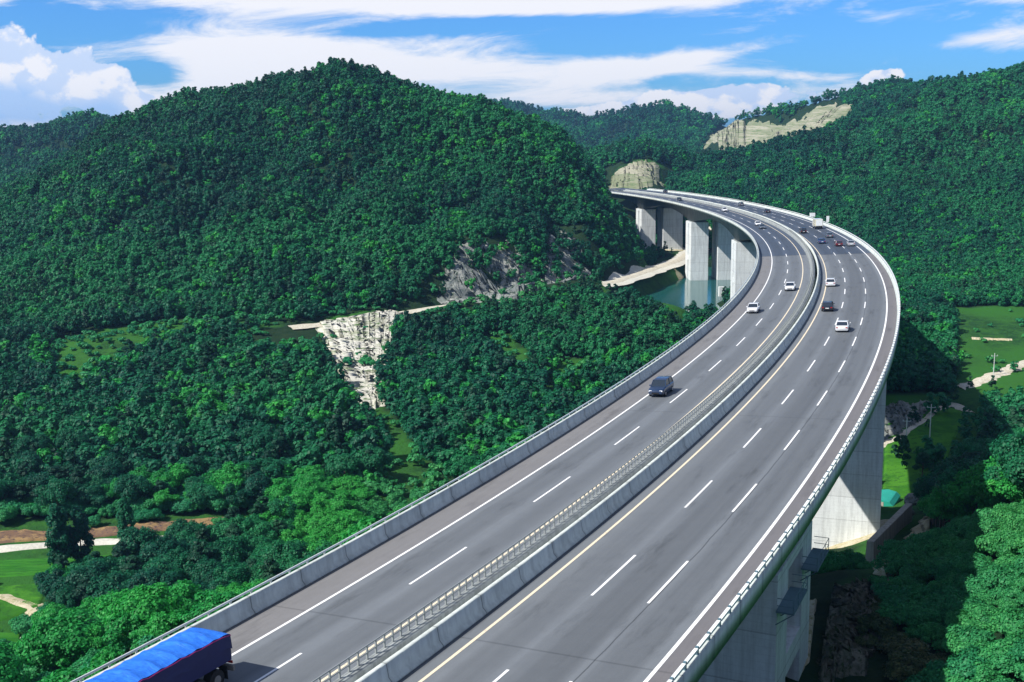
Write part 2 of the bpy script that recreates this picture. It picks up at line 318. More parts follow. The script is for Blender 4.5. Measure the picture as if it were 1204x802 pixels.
# ------------------------------------------------------------------ terrain height
def pw(x, y, d, dz=0):
    """world point seen at photo pixel (x, y) at distance d along the ground"""
    a, b = (x-602)/F, (401-y)/F; r = FW + a*RT + b*UP; return (r[0]/r[1]*d, d, CAMH + r[2]/r[1]*d + dz)
TREE = 7.0
def pz(x, y, z): return pw(x, y, (CAMH-z)*F/(y-168.0 + (x-602)*.0115))
TRACK_L = [(-240, 360, -30), (-177, 358, -30), (-105, 354, -30), pz(340, 380, -29), pz(450, 369, -29), pz(560, 357, -29), pz(640, 347, -29), pz(720, 333, -30), pz(765, 318, -31), pz(800, 306, -32), (104, 640, -33)]
RIDGES = [                                           # polylines of (x, y, z, slope)
  # wooded hill on the left of the bridge, with spurs
  ([pw(0, 290, 720, -TREE), pw(95, 205, 690, -TREE), pw(175, 145, 650, -TREE), pw(235, 108, 625, -TREE), pw(330, 92, 605, -TREE), pw(415, 76, 585, -TREE), pw(470, 88, 578, -TREE), pw(560, 114, 572, -TREE), pw(620, 136, 575, -TREE), pw(686, 180, 585, -TREE), pw(716, 215, 592, -TREE), pw(735, 272, 590, -TREE)], [.5, .48, .44, .42, .42, .42, .44, .5, .52, .55, .62, .85], 12),
  ([pw(420, 84, 575, -TREE), pw(430, 190, 480, -TREE), pw(450, 300, 425, -TREE)], [.6, .62, .7], 8),
  ([pw(335, 100, 600, -TREE), pw(290, 200, 500, -TREE), pw(250, 310, 430, -TREE)], [.6, .62, .7], 8),
  ([pw(235, 116, 620, -TREE), pw(150, 220, 540, -TREE), pw(60, 320, 470, -TREE)], [.6, .6, .6], 8),
  ([pw(560, 122, 568, -TREE), pw(560, 220, 480, -TREE), pw(570, 300, 440, -TREE)], [.62, .7, .8], 8),
  ([pw(650, 170, 575, -TREE), pw(672, 250, 520, -TREE), pw(690, 300, 490, -TREE)], [.8, .95, 1.1], 6),
  # far left hill
  ([pw(-160, 150, 1250, -TREE), pw(-60, 158, 1200, -TREE), pw(0, 152, 1150, -TREE), pw(45, 150, 1120, -TREE), pw(110, 136, 1080, -TREE), pw(150, 146, 1050, -TREE), pw(220, 170, 1050, -TREE)], [.3]*7, 20),
  ([pw(110, 140, 1080, -TREE), pw(60, 210, 900, -TREE), pw(-40, 300, 700, -TREE)], [.45]*3, 15),
  # hill range straight ahead
  ([pw(560, 118, 2100, -TREE), pw(600, 122, 2050, -TREE), pw(650, 133, 2000, -TREE), pw(700, 140, 1950, -TREE), pw(735, 130, 1900, -TREE), pw(775, 124, 1850, -TREE), pw(812, 142, 1800, -TREE), pw(840, 158, 1700, -TREE)], [.35]*8, 20),
  ([pw(650, 135, 2000, -TREE), pw(660, 165, 1500, -TREE)], [.45, .45], 15), ([pw(775, 130, 1850, -TREE), pw(760, 165, 1450, -TREE)], [.45, .45], 15),
  # ridge with the quarry and the mountain on the right
  ([pw(795, 178, 1500, -TREE), pw(850, 150, 1450, -TREE), pw(880, 134, 1400, -TREE), pw(905, 127, 1380, -TREE), pw(955, 116, 1340, -TREE), pw(1005, 102, 1300, -TREE), pw(1050, 97, 1150, -TREE), pw(1078, 100, 1080, -TREE), pw(1115, 94, 980, -TREE), pw(1204, 80, 900, -TREE), pw(1330, 70, 860, -TREE), pw(1500, 60, 820, -TREE)], [.6, .9, 1.0, 1.0, 1.0, .9, .40, .32, .30, .28, .28, .28], 15),
  ([pw(1050, 102, 1150, -TREE), pw(1015, 136, 1060, -TREE), pw(965, 170, 960, -TREE), pw(905, 194, 880, -TREE), pw(850, 202, 840, -TREE)], [.4, .38, .4, .35, .3], 15),
  ([pw(1115, 98, 980, -TREE), pw(1060, 180, 760, -TREE), pw(1010, 262, 600, -TREE)], [.42, .42, .45], 12),
  ([pw(1204, 90, 900, -TREE), pw(1170, 200, 650, -TREE), pw(1120, 300, 520, -TREE)], [.4, .42, .45], 12),
  ([pw(1330, 90, 860, -TREE), pw(1260, 250, 560, -TREE), pw(1230, 330, 480, -TREE)], [.4, .42, .5], 12),
  # wood around and beyond the end of the bridge
  ([pw(640, 165, 900, -TREE), pw(700, 172, 900, -TREE), pw(760, 172, 900, -TREE), pw(820, 190, 920, -TREE), pw(900, 200, 900, -TREE)], [.28, .22, .2, .2, .22], 20),
  ([pw(690, 190, 800, -TREE), pw(735, 190, 800, 0), pw(775, 190, 800, -2), pw(850, 206, 790, -TREE), pw(930, 226, 740, -TREE)], [.45, .5, .5, .45, .45], 8),
  # old track terrace at the foot of the left hill
  (TRACK_L, [.45]*8+[.5, .4, .3], 3),
  # wooded swells on the valley floor
  ([pw(250, 398, 360, -TREE), pw(300, 420, 325, -TREE), pw(270, 490, 280, -TREE)], [.14, .15, .22], 5), ([pw(90, 470, 330, -TREE), pw(120, 520, 275, -TREE)], [.14, .2], 5),
  ([pw(610, 378, 390, -TREE), pw(660, 385, 370, -TREE), pw(560, 440, 320, -TREE)], [.14, .16, .2], 5), ([pw(760, 360, 440, -TREE), pw(790, 372, 420, -TREE)], [.28, .3], 6),
  # the spur the first pier stands on, running from the camera's hill down to the fields
  ([(-95, 128, -43), (-60, 112, -33), (-30, 100, -21), (-8, 94, -15), (18, 90, -15.5), (27, 98, -17.5), (35, 118, -22.5), (41, 138, -33)], [.42, .42, .45, .45, .5, .75, .8, .8], 5),
  ([(-95, 60, -30), (-60, 40, -16), (-20, 30, -8), (10, 20, -6)], [.4, .42, .5, .6], 6),
  # steep slope at the right
  ([(95, -60, 22), (82, 0, 14), (66, 45, 5.5), (62, 75, 1.5), (67, 110, -7), (85, 150, -20)], [.85, .85, .80, .78, .72, .6], 6),
  ([(120, 60, 14), (140, 140, -2), (150, 200, -18), (175, 300, -32)], [.5]*4, 6),
  # high ground under the camera
  ([(-10, -60, 6), (20, -20, 2), (40, 10, 2)], [.5, .5, .6], 6),
]
_perm = rng.permutation(512); _val = rng.random(512)*2-1
def vnoise(x, y):
    xi, yi = np.floor(x).astype(int), np.floor(y).astype(int); fx, fy = x-xi, y-yi; fx = fx*fx*(3-2*fx); fy = fy*fy*(3-2*fy)
    h = lambda a, b: _val[_perm[(_perm[a & 511] + b) & 511]]
    return (h(xi, yi)*(1-fx)+h(xi+1, yi)*fx)*(1-fy) + (h(xi, yi+1)*(1-fx)+h(xi+1, yi+1)*fx)*fy
def fbm(x, y, o=4):
    t, a = 0, 1.0
    for i in range(o): t = t + a*vnoise(x*2**i + 17*i, y*2**i - 9*i); a *= .5
    return t
def sst(x, a, b): t = np.clip((x-a)/(b-a), 0, 1); return t*t*(3-2*t)
def floor_h(x, y):
    f = -50 + 15.5*sst(y, 235, 430) + 10*sst(y, 650, 1000) + 14*sst(y, 1200, 2400)
    return f
GORGE = [(62, 270, -46), (72, 330, -42), (90, 405, -35.2), (94, 527, -34.6), (92, 590, -34.2), (90, 650, -33), (86, 672, -27)]
POOL = [(58, 425, -41), (62, 452, -41), (82, 505, -41), (102, 552, -41), (114, 560, -41)]
def H(x, y):
    x = np.asarray(x, float); y = np.asarray(y, float); shp = np.broadcast(x, y).shape; x = np.broadcast_to(x, shp); y = np.broadcast_to(y, shp)
    wx = x + 9*fbm(x/70+3, y/70, 3); wy = y + 9*fbm(x/70, y/70+11, 3)
    near = sst(np.hypot(x, y), 200, 420); wx = x + (wx-x)*near; wy = y + (wy-y)*near
    fl = floor_h(x, y); h = fl.copy(); track = None
    dsky = np.full(shp, 1e9)
    for ri, (pts, sl, k) in enumerate(RIDGES):
        best = np.full(shp, -1e9)
        for i in range(len(pts)-1):
            a, b = np.array(pts[i]), np.array(pts[i+1]); ab = b[:2]-a[:2]
            t = np.clip(((wx-a[0])*ab[0] + (wy-a[1])*ab[1])/(ab@ab), 0, 1)
            d = np.hypot(wx-a[0]-t*ab[0], wy-a[1]-t*ab[1]); z = a[2] + t*(b[2]-a[2]); s_ = sl[i] + t*(sl[i+1]-sl[i])
            if len(pts) >= 7 and pts is not TRACK_L: dsky = np.minimum(dsky, d)
            d = np.sqrt(d*d + 16) - 4
            best = np.maximum(best, z - s_*d)
        k = min(k, 7); m_ = np.maximum(h, best); h = m_ + k*np.log(np.exp(np.clip((h-m_)/k, -40, 0)) + np.exp(np.clip((best-m_)/k, -40, 0))) - 0*k
    up = np.clip((h-fl)/40, 0, 1)
    dist = np.hypot(x, y)
    h = h + up*sst(dist, 250, 450)*((1.5 + 3.5*sst(dsky, 15, 80))*fbm(x/60, y/60, 4) + 1.0 - sst(dsky, 20, 90)*np.minimum(1.0, up*3)*19*(1-np.abs(fbm(x/95+5, y/130, 3)).clip(0, 1))**2.2) + .5*fbm(x/14, y/14, 3)
    # gorge under the far spans, pool of the river, cut of the old track
    def carve(h, line, wid, sl):
        best = np.full(shp, 1e9)
        for i in range(len(line)-1):
            a, b = np.array(line[i], float), np.array(line[i+1], float); ab = b[:2]-a[:2]; t = np.clip(((x-a[0])*ab[0]+(y-a[1])*ab[1])/(ab@ab), 0, 1)
            d = np.hypot(x-a[0]-t*ab[0], y-a[1]-t*ab[1]) + 2.5*vnoise(x/17, y/17); best = np.minimum(best, a[2]+t*(b[2]-a[2]) + sl*np.maximum(0, d-wid))
        m_ = np.minimum(h, best); return m_ - 2.0*np.log(np.exp(np.clip((m_-h)/2.0, -40, 0)) + np.exp(np.clip((m_-best)/2.0, -40, 0))) + 1.3*(np.abs(h-best) < 4)*0
    h = carve(h, GORGE, 25, 1.6)
    h = carve(h, POOL, 17, 1.6)
    h = carve(h, TRACK_L, 4.0, 1.1)
    best = np.full(shp, -1e9)
    for i in range(5, len(TRACK_L)-1):
        a, b = np.array(TRACK_L[i]), np.array(TRACK_L[i+1]); ab = b[:2]-a[:2]; t = np.clip(((x-a[0])*ab[0]+(y-a[1])*ab[1])/(ab@ab), 0, 1)
        best = np.maximum(best, a[2]+t*(b[2]-a[2]) - 1.3*np.maximum(0, np.hypot(x-a[0]-t*ab[0], y-a[1]-t*ab[1])-4.0))
    h = np.maximum(h, best)
    # keep the ground clear of the decks
    s_, o_, d_ = chain(x.ravel(), y.ravel()); s_ = s_.reshape(shp); o_ = o_.reshape(shp)
    under = (o_ > -26) & (o_ < 17) & (s_ < 704)
    lim = np.interp(s_, SS, CZ) - np.where(s_ < 30, 5.0, 9.0) - 3*np.clip((s_-30)/60, 0, 1) + 9*sst(s_, 680, 702)
    soft = 1 - np.clip(np.maximum(-21 - o_, o_ - 11)/6, 0, 1)
    h = np.where(under, np.where(h > lim, h + (lim-h)*soft, h), h)
    beyond = (s_ >= 700) & (o_ > -24) & (o_ < 15) & (d_.reshape(shp) < 30); h = np.where(beyond, np.minimum(h, np.interp(s_, SS, CZ)-1.2), h)
    return h
def ground_px(x, y, dmax=3000):
    """where the sight line through photo pixel (x, y) meets the ground"""
    a, b = (x-602)/F, (401-y)/F; r = FW + a*RT + b*UP; r = r/r[1]
    ds = np.concatenate([np.arange(30, 500, 2.0), np.arange(500, dmax, 6.0)]); h = H(r[0]*ds, ds); z = CAMH + r[2]*ds; k = np.argmax(z < h)
    if not (z < h).any(): return None
    d0, d1 = ds[max(k-1, 0)], ds[k]; e0 = CAMH+r[2]*d0 - h[max(k-1, 0)]; e1 = CAMH+r[2]*d1 - h[k]; d = d0 + (d1-d0)*e0/(e0-e1+1e-9)
    return np.array([r[0]*d, d])
def in_poly(x, y, poly):
    c = np.zeros(np.shape(x), bool); n = len(poly)
    for i in range(n):
        (x0, y0), (x1, y1) = poly[i], poly[(i+1) % n]
        if y0 == y1: continue
        k = ((y0 > y) != (y1 > y)) & (x < (x1-x0)*(y-y0)/(y1-y0) + x0); c ^= k
    return c
def world_poly(pxs):
    return [p for p in (ground_px(*q) for q in pxs) if p is not None]
OPEN = [world_poly(q) for q in (
  [(-60, 606), (60, 610), (250, 604), (330, 600), (300, 628), (190, 668), (120, 690), (60, 700), (50, 802), (-80, 802)],
  [(56, 450), (66, 400), (130, 385), (215, 376), (330, 374), (330, 384), (210, 398), (150, 425), (95, 470)],
  [(380, 372), (470, 366), (466, 380), (455, 425), (450, 478), (432, 500), (412, 478), (384, 430)],
  [(445, 478), (475, 500), (520, 560), (560, 590), (430, 640), (420, 610), (450, 560), (440, 510)],
  [(566, 396), (600, 392), (640, 440), (600, 452)], [(655, 420), (722, 424), (700, 446), (640, 470)],
  [(1114, 360), (1240, 362), (1240, 486), (1150, 480), (1118, 468), (1126, 430)],
  [(1020, 466), (1105, 462), (1165, 474), (1146, 545), (1096, 604), (1080, 640), (1045, 700), (1000, 690)],
  [(700, 346), (740, 326), (775, 305), (800, 295), (818, 300), (815, 345), (812, 380), (800, 385), (735, 352)],
)]
BRIDGE_CUT = world_poly([(712, 222), (720, 204), (742, 190), (778, 194), (784, 222)])
QUARRY = [(822, 182), (840, 152), (868, 142), (895, 138), (915, 145), (930, 140), (950, 126), (985, 117), (1007, 133), (985, 150), (950, 165), (925, 178)]

# terrain sheet: fine near the bridge, coarser towards the horizon
def axis(lo, hi, fine_lo, fine_hi, f0, g):
    a = list(np.arange(fine_lo, fine_hi+.1, f0)); st = f0
    while a[-1] < hi: st *= g; a.append(a[-1]+st)
    st = f0
    while a[0] > lo: st *= g; a.insert(0, a[0]-st)
    return np.array(a)
gx = axis(-9000, 9000, -270, 300, 3.0, 1.018); gy = axis(-600, 14000, 0, 640, 3.0, 1.008)
GX, GY = np.meshgrid(gx, gy); GZ = H(GX, GY)
me = mesh_np('terrain', np.stack([GX, GY, GZ], -1).reshape(-1, 3), grid_faces(len(gy), len(gx)), smooth=True)
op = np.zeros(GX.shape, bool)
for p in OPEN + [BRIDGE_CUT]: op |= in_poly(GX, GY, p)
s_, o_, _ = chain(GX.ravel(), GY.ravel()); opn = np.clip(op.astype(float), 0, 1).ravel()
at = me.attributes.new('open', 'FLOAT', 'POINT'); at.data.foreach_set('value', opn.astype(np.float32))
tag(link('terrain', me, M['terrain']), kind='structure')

# ------------------------------------------------------------------ patches and tracks lying on the ground
def drape(P2, dz=.3): return np.column_stack([P2, H(P2[:, 0], P2[:, 1]) + dz])
def resample(pts, n):
    pts = np.array(pts, float); d = np.concatenate([[0], np.cumsum(np.hypot(*np.diff(pts[:, :2], axis=0).T))]); t = np.linspace(0, d[-1], n)
    return np.column_stack([np.interp(t, d, pts[:, i]) for i in range(pts.shape[1])])
def smooth_line(pts, n=80):
    p = resample(pts, n)
    for _ in range(6): p[1:-1] = (p[:-2]+2*p[1:-1]+p[2:])/4
    return p
def ribbon(name, pxs, width, mat, dz=.35, n=90, jag=.0, world=False):
    pts = [q for q in (pxs if world else [ground_px(*q) for q in pxs]) if q is not None]; c = smooth_line(pts, n)
    t = np.gradient(c, axis=0); t /= np.linalg.norm(t, axis=1)[:, None]+1e-9; nrm = np.column_stack([-t[:, 1], t[:, 0]])
    cols = []; zc = H(c[:, 0], c[:, 1])
    for k in np.linspace(-1, 1, 5):
        wd = width/2*(1 + (jag*vnoise(np.arange(n)*.37+k*9, np.full(n, k*3.))[:, None] if jag else 0)); q = c + nrm*k*wd
        cols.append(np.column_stack([q, np.maximum(zc, H(q[:, 0], q[:, 1])) + dz - (.5 if abs(k) == 1 else 0)]))
    V_ = np.stack(cols, 1).reshape(-1, 3); return tag(link(name, mesh_np(name, V_, grid_faces(n, 5), True), mat), kind='structure')
def patch(name, top, bot, mat, nu=60, nv_=24, dz=.3, amp=0.0, freq=.2, kind='structure', terr=0.0, edge=.06, rag=0.0):
    """a sheet of ground cover or bare rock between an upper and a lower edge"""
    T = smooth_line([q for q in (ground_px(*p) for p in top) if q is not None], nu); B_ = smooth_line([q for q in (ground_px(*p) for p in bot) if q is not None], nu)
    if rag:
        for arr, sd in ((T, 3.), (B_, 8.)): arr += rag*np.column_stack([vnoise(np.arange(nu)*.8, np.full(nu, sd)), vnoise(np.arange(nu)*.8, np.full(nu, sd+40.))])
    u = np.linspace(0, 1, nv_)[:, None, None]; G = T[None]*(1-u) + B_[None]*u; x, y = G[..., 0], G[..., 1]; z = H(x, y)
    uu = np.linspace(0, 1, nu)[None]; vv = np.linspace(0, 1, nv_)[:, None]
    lift = np.minimum(np.minimum(uu, 1-uu)/edge, np.minimum(vv, 1-vv)/edge).clip(0, 1)
    rough = amp*(fbm(x*freq, y*freq, 4)*.8 + np.abs(fbm(x*freq*2.3+z*.3, y*freq*2.3, 3)))
    if terr: rough = rough + terr*((z/ (terr*2.2)) % 1.0)
    z = z + lift*(dz + rough) - (1-lift)*.35
    return tag(link(name, mesh_np(name, np.stack([x, y, z], -1).reshape(-1, 3), grid_faces(nv_, nu), amp == 0), mat), kind=kind)

ribbon('path', [(-60, 652), (0, 646), (60, 641), (120, 637), (190, 634), (235, 629), (275, 622)], 3.4, M['pale_concrete'])
patch('field', [(-60, 664), (0, 659), (70, 656), (145, 652)], [(-60, 684), (0, 680), (70, 675), (150, 668)], M['crop'])
patch('field', [(-60, 694), (0, 688), (60, 684)], [(-60, 740), (0, 732), (50, 716)], M['grass'])
patch('field', [(-60, 746), (0, 742), (28, 745)], [(-60, 790), (0, 776), (24, 768)], M['crop'])
patch('bank', [(-60, 627), (0, 625), (60, 625), (120, 621), (240, 611), (290, 606)], [(-60, 645), (0, 640), (60, 636), (130, 631), (230, 624), (285, 615)], M['dry_bank'], amp=.25, freq=.6)
patch('field', [(1040, 486), (1080, 478), (1120, 476), (1140, 484)], [(1035, 585), (1060, 588), (1080, 585), (1096, 575)], M['grass'])
ribbon('path', [(1250, 418), (1204, 427), (1180, 438), (1150, 450), (1125, 456)], 5.5, M['track'], jag=.4)
ribbon('path', [(1142, 398), (1165, 399), (1190, 400)], 1.8, M['soil'], jag=.5)
ribbon('path', [(1031, 526), (1060, 514), (1085, 497), (1098, 484), (1115, 475), (1128, 477), (1140, 486)], 3.0, M['track'], jag=.4)
patch('rubble', [(1028, 480), (1060, 474), (1096, 474)], [(1030, 524), (1060, 512), (1086, 494)], M['rock_grey'], amp=1.2, freq=.35, rag=1.0)
ribbon('path', [(-30, 700), (6, 704), (34, 712), (50, 730), (46, 756), (30, 772), (-10, 800)], 4.2, M['soil'], jag=.5, dz=.3)
patch('bank', [(22, 750), (40, 747), (58, 749)], [(16, 786), (34, 778), (56, 766)], M['pale_concrete'], dz=.55, rag=.4)
# track at the foot of the hill
TRACK = [q[:2] for q in TRACK_L] + [(118, 668)]
_old = [(-240, 400), (-177, 394), (-105, 384)] + [p[:2] for p in (pw(340, 380, 377), pw(450, 369, 398), pw(560, 357, 425), pw(640, 347, 446), pw(720, 333, 487), pw(765, 318, 530), pw(800, 306, 585))] + [(110, 640), (120, 668)]
ribbon('bank', TRACK[6:], 13, M['pale_concrete'], dz=.25, n=120, jag=.15, world=True)
ribbon('track', TRACK[3:], 6.5, M['track'], dz=.6, n=260, jag=.2, world=True)
# bare rock
patch('rock_slope', [(374, 382), (420, 375), (474, 370)], [(418, 478), (434, 482), (454, 478)], M['rock_pale'], nu=90, nv_=80, amp=.18, freq=.10, terr=2.2, rag=2.4)
patch('rock_slope', [(545, 292), (575, 284), (605, 290), (625, 300)], [(518, 350), (560, 357), (606, 352), (640, 344)], M['rock_grey'], nu=60, nv_=50, amp=1.6, freq=.12, dz=.5, rag=4)
patch('rock_slope', [(655, 268), (668, 280), (680, 300)], [(640, 330), (665, 338), (704, 332)], M['rock_grey'], nu=50, nv_=50, amp=1.6, freq=.12, dz=.5, rag=4)
patch('rock_cutting', [(720, 206), (740, 192), (760, 188), (776, 194)], [(712, 222), (740, 224), (760, 224), (783, 222)], M['rock_cut'], nu=60, nv_=40, amp=.8, freq=.1, dz=.6, terr=1.2, rag=2)
patch('rock_cutting', [(838, 154), (868, 142), (895, 138), (915, 143), (932, 140), (950, 127), (985, 117), (1007, 133)], [(824, 176), (850, 176), (880, 176), (905, 175), (925, 172), (950, 162), (980, 148), (1004, 135)], M['rock_cut'], nu=120, nv_=50, amp=.6, freq=.03, dz=1.0, terr=1.6, rag=4)
ribbon('road', [(838, 182), (870, 181), (915, 179)], 9, M['pale_concrete'], dz=1)
# spur by the first pier
patch('slope', [(934, 716), (946, 708), (962, 704)], [(932, 800), (940, 800), (952, 780)], M['soil'], amp=.3, freq=.4, dz=.3)
patch('rock_slope', [(985, 706), (1010, 690), (1040, 682), (1062, 686)], [(960, 800), (985, 802), (1010, 790), (1030, 760)], M['rock_mound'], nu=80, nv_=60, amp=.9, freq=.5, dz=.3, rag=1.0)
# river
wp = [(30, 405), (38, 455), (60, 515), (82, 568), (130, 590), (140, 545), (112, 500), (90, 440), (72, 400)]
bm = bmesh.new(); vs_ = [bm.verts.new((a, b, -36.2)) for a, b in wp]; bm.faces.new(vs_); bmesh.ops.triangulate(bm, faces=bm.faces[:]); me = bpy.data.meshes.new('river'); bm.to_mesh(me); bm.free()
tag(link('river', me, M['water']), kind='structure')

# ------------------------------------------------------------------ the highway surface
def strip(name, offs, s0, s1, z, mat, step=2.0, kind='structure', parent=None):
    s = np.arange(s0, s1+.01, step); offs = np.array(offs, float); V_ = np.stack([road(s, np.full(len(s), o), z) for o in offs], 1)
    me = mesh_np(name, V_.reshape(-1, 3), grid_faces(len(s), len(offs)), True); uv = me.uv_layers.new(name='UVMap')
    so = np.stack(np.meshgrid(s, offs, indexing='ij'), -1).reshape(-1, 2); idx = np.empty(len(me.loops), np.int32); me.loops.foreach_get('vertex_index', idx)
    uv.data.foreach_set('uv', so[idx].astype(np.float32).ravel()); me.flip_normals(); o = link(name, me, mat, parent)
    if kind: o['kind'] = kind
    return o
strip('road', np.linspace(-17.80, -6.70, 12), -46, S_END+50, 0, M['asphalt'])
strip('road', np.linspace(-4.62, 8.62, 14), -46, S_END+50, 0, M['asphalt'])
for o, c, wd in ((-15.023, 'line_white', .20), (-8.266, 'line_yellow', .18), (-3.535, 'line_yellow', .20), (7.062, 'line_white', .22)):
    strip('road_marking', [o-wd/2, o+wd/2], -46, S_END+40, .010, M[c])
PER, DASH = 18.537, 7.57
def dashes(o, ph):
    vs, fs = [], []
    for k in range(-3, 40):
        fac = 1.0
        c = ph + k*PER*(1 + 0) if o >= 0 else ph + k*PER*1.0113
        for i in range(5):
            s = c - DASH/2 + DASH*i/4; vs += [road(s, o-.085, .010), road(s, o+.085, .010)]
        b = len(vs)-10; fs += [(b+2*i, b+2*i+1, b+2*i+3, b+2*i+2) for i in range(4)]
    me = mesh_np('lane_marking', vs, fs); me.flip_normals(); tag(link('lane_marking', me, M['line_white']), kind='structure')
dashes(0.0, 22.499); dashes(3.597, 22.499); dashes(-11.483, 20.0)

# ------------------------------------------------------------------ viaduct: decks, parapets, rails, piers
PIER_S = [60, 172, 282, 399, 514, 633]
def depth_at(s):
    """haunched girder: deep over the piers, shallow at mid span"""
    P_ = [-20] + PIER_S + [705]; d = 1e9; span = 100
    for i in range(len(P_)-1):
        if P_[i] <= s <= P_[i+1]: span = P_[i+1]-P_[i]
    d = min(abs(s-p) for p in PIER_S); t = min(d/(span/2), 1.0)
    lo, hi = (2.4, 3.0) if s < 85 else (3.0, 7.2)
    if 60 <= s < 110: hi = 3.4; lo = 2.8
    return lo + (hi-lo)*(1-t)**1.9
def sweep(name, prof, s0, s1, mat, parent, step=2.0, smooth=False, side=None):
    """prof(s) -> list of (offset, height) around the section"""
    s = np.arange(s0, s1+.01, step); rings = []
    for q in s:
        p = prof(q); o = np.array([a for a, _ in p]); z = np.array([b for _, b in p]); ref = side if side is not None else o[0]
        base = road(np.full(len(o), q), np.where(o < -5.65, o, o)); b2 = base.copy()
        b2[:, 2] += z; rings.append(b2)
    n = len(rings[0]); V_ = np.concatenate(rings); f = []
    i = np.arange(len(s)-1)[:, None]*n; j = np.arange(n)[None]; j2 = (j+1) % n
    f = np.stack(np.broadcast_arrays(i+j, i+j2, i+n+j2, i+n+j), -1).reshape(-1, 4)
    me = mesh_np(name, V_, f, smooth); uv = me.uv_layers.new(name='UVMap'); idx = np.empty(len(me.loops), np.int32); me.loops.foreach_get('vertex_index', idx)
    so = np.stack([np.repeat(s, n), np.tile(np.arange(n), len(s))], -1); uv.data.foreach_set('uv', so[idx].astype(np.float32).ravel()); bm = bmesh.new(); bm.from_mesh(me); bm.verts.ensure_lookup_table()
    bm.faces.new([bm.verts[k] for k in range(n)]); bm.faces.new([bm.verts[len(V_)-1-k] for k in range(n)])
    bmesh.ops.recalc_face_normals(bm, faces=bm.faces[:]); bm.to_mesh(me); bm.free(); return link(name, me, mat, parent)
bridge = empty('highway_viaduct', tuple(road(0, -5.65)))
bridge.location = (0, 0, 0)
tag(bridge, 'long curved concrete viaduct carrying two carriageways on tall piers across the valley', 'viaduct')
def deck_prof(a, b, cx_, hw):
    def p(s):
        d = depth_at(s); return [(a, -.04), (a, -.42), (a+1.0, -.50), (cx_-hw, -.95), (cx_-hw+.25, -d), (cx_+hw-.25, -d), (cx_+hw, -.95), (b-1.0, -.50), (b, -.42), (b, -.04)]
    return p
sweep('deck', deck_prof(-18.35, -5.76, -12.2, 3.3), -46, S_END, M['concrete'], bridge)
sweep('deck', deck_prof(-5.28, 9.02, 1.9, 4.6), -46, S_END, M['concrete'], bridge)
# parapets: New Jersey shape inside, plain outside
sweep('parapet', lambda s: [(-18.40, -.45), (-18.40, 1.08), (-18.12, 1.08), (-18.02, .35), (-17.80, .08), (-17.80, -.03)], -46, S_END, M['parapet'], bridge)
sweep('parapet', lambda s: [(-5.78, -.45), (-5.78, .86), (-6.50, .86), (-6.56, .35), (-6.74, .08), (-6.74, -.03)], -46, S_END, M['concrete'], bridge)
sweep('parapet', lambda s: [(-5.30, -.45), (-5.30, 1.10), (-5.02, 1.10), (-4.88, .35), (-4.64, .08), (-4.64, -.03)], -46, S_END, M['parapet'], bridge)
sweep('parapet', lambda s: [(9.06, -.62), (9.06, .74), (8.82, .74), (8.76, .35), (8.60, .08), (8.60, -.03)], -46, S_END, M['parapet'], bridge)
def handrail(o, z0, z1, rail_r, s1, sp=2.0, rails=1, cap=None, s0=-46):
    mb = MB()
    s = np.arange(s0, s1, 2.0); 
    for k in range(rails):
        z = z1 - k*(z1-z0)*.5; mb.tube([tuple(road(q, o, z)) for q in s], rail_r, 6)
    for q in np.arange(s0, min(s1, 330), sp):
        p = road(q, o, 0); h = heading(q); t = np.array([math.sin(h), math.cos(h)])*.05; n = np.array([math.cos(h), -math.sin(h)])*.045
        z0_, z1_ = p[2]+z0, p[2]+z1
        c4 = [(p[0]+a*t[0]+b*n[0], p[1]+a*t[1]+b*n[1]) for a, b in ((-1, -1), (1, -1), (1, 1), (-1, 1))]
        mb.add([(x, y, z0_) for x, y in c4] + [(x, y, z1_) for x, y in c4], [(0, 1, 5, 4), (1, 2, 6, 5), (2, 3, 7, 6), (3, 0, 4, 7), (4, 5, 6, 7)])
    return mb
handrail(-18.52, .55, 1.22, .075, S_END, 1.9).build('handrail', M['galv'], bridge)
handrail(-6.40, .84, 1.62, .040, 420, .8, 3).build('handrail', M['rail_grey'], bridge)
# the outer rail: short broad tubes between dark posts
mb = MB(); mbp = MB()
for q in np.arange(-46, 700, 1.9):
    if q < 400:
        a, b_ = q+.13, q+1.77
        for lo, hi in ((a, b_),): mb.loft([[tuple(road(t_, 8.93+dx_, z_)) for dx_, z_ in ((-.10, 1.0), (-.10, 1.15), (.10, 1.15), (.10, 1.0))] for t_ in (lo, (lo+hi)/2, hi)])
        p = [tuple(road(q+dq, 8.93+dx_, z_)) for z_ in (.70, 1.20) for dq, dx_ in ((-.06, -.08), (.06, -.08), (.06, .08), (-.06, .08))]
        mbp.add(p, [(0, 3, 2, 1), (4, 5, 6, 7), (0, 1, 5, 4), (1, 2, 6, 5), (2, 3, 7, 6), (3, 0, 4, 7)])
    else: mb.loft([[tuple(road(t_, 8.93+dx_, z_)) for dx_, z_ in ((-.10, 1.0), (-.10, 1.15), (.10, 1.15), (.10, 1.0))] for t_ in (q, q+1.9)])
hr = mb.build('handrail', M['white'], bridge); mbp.build('rail_post', M['galv_dark'], hr)['kind'] = 'stuff'

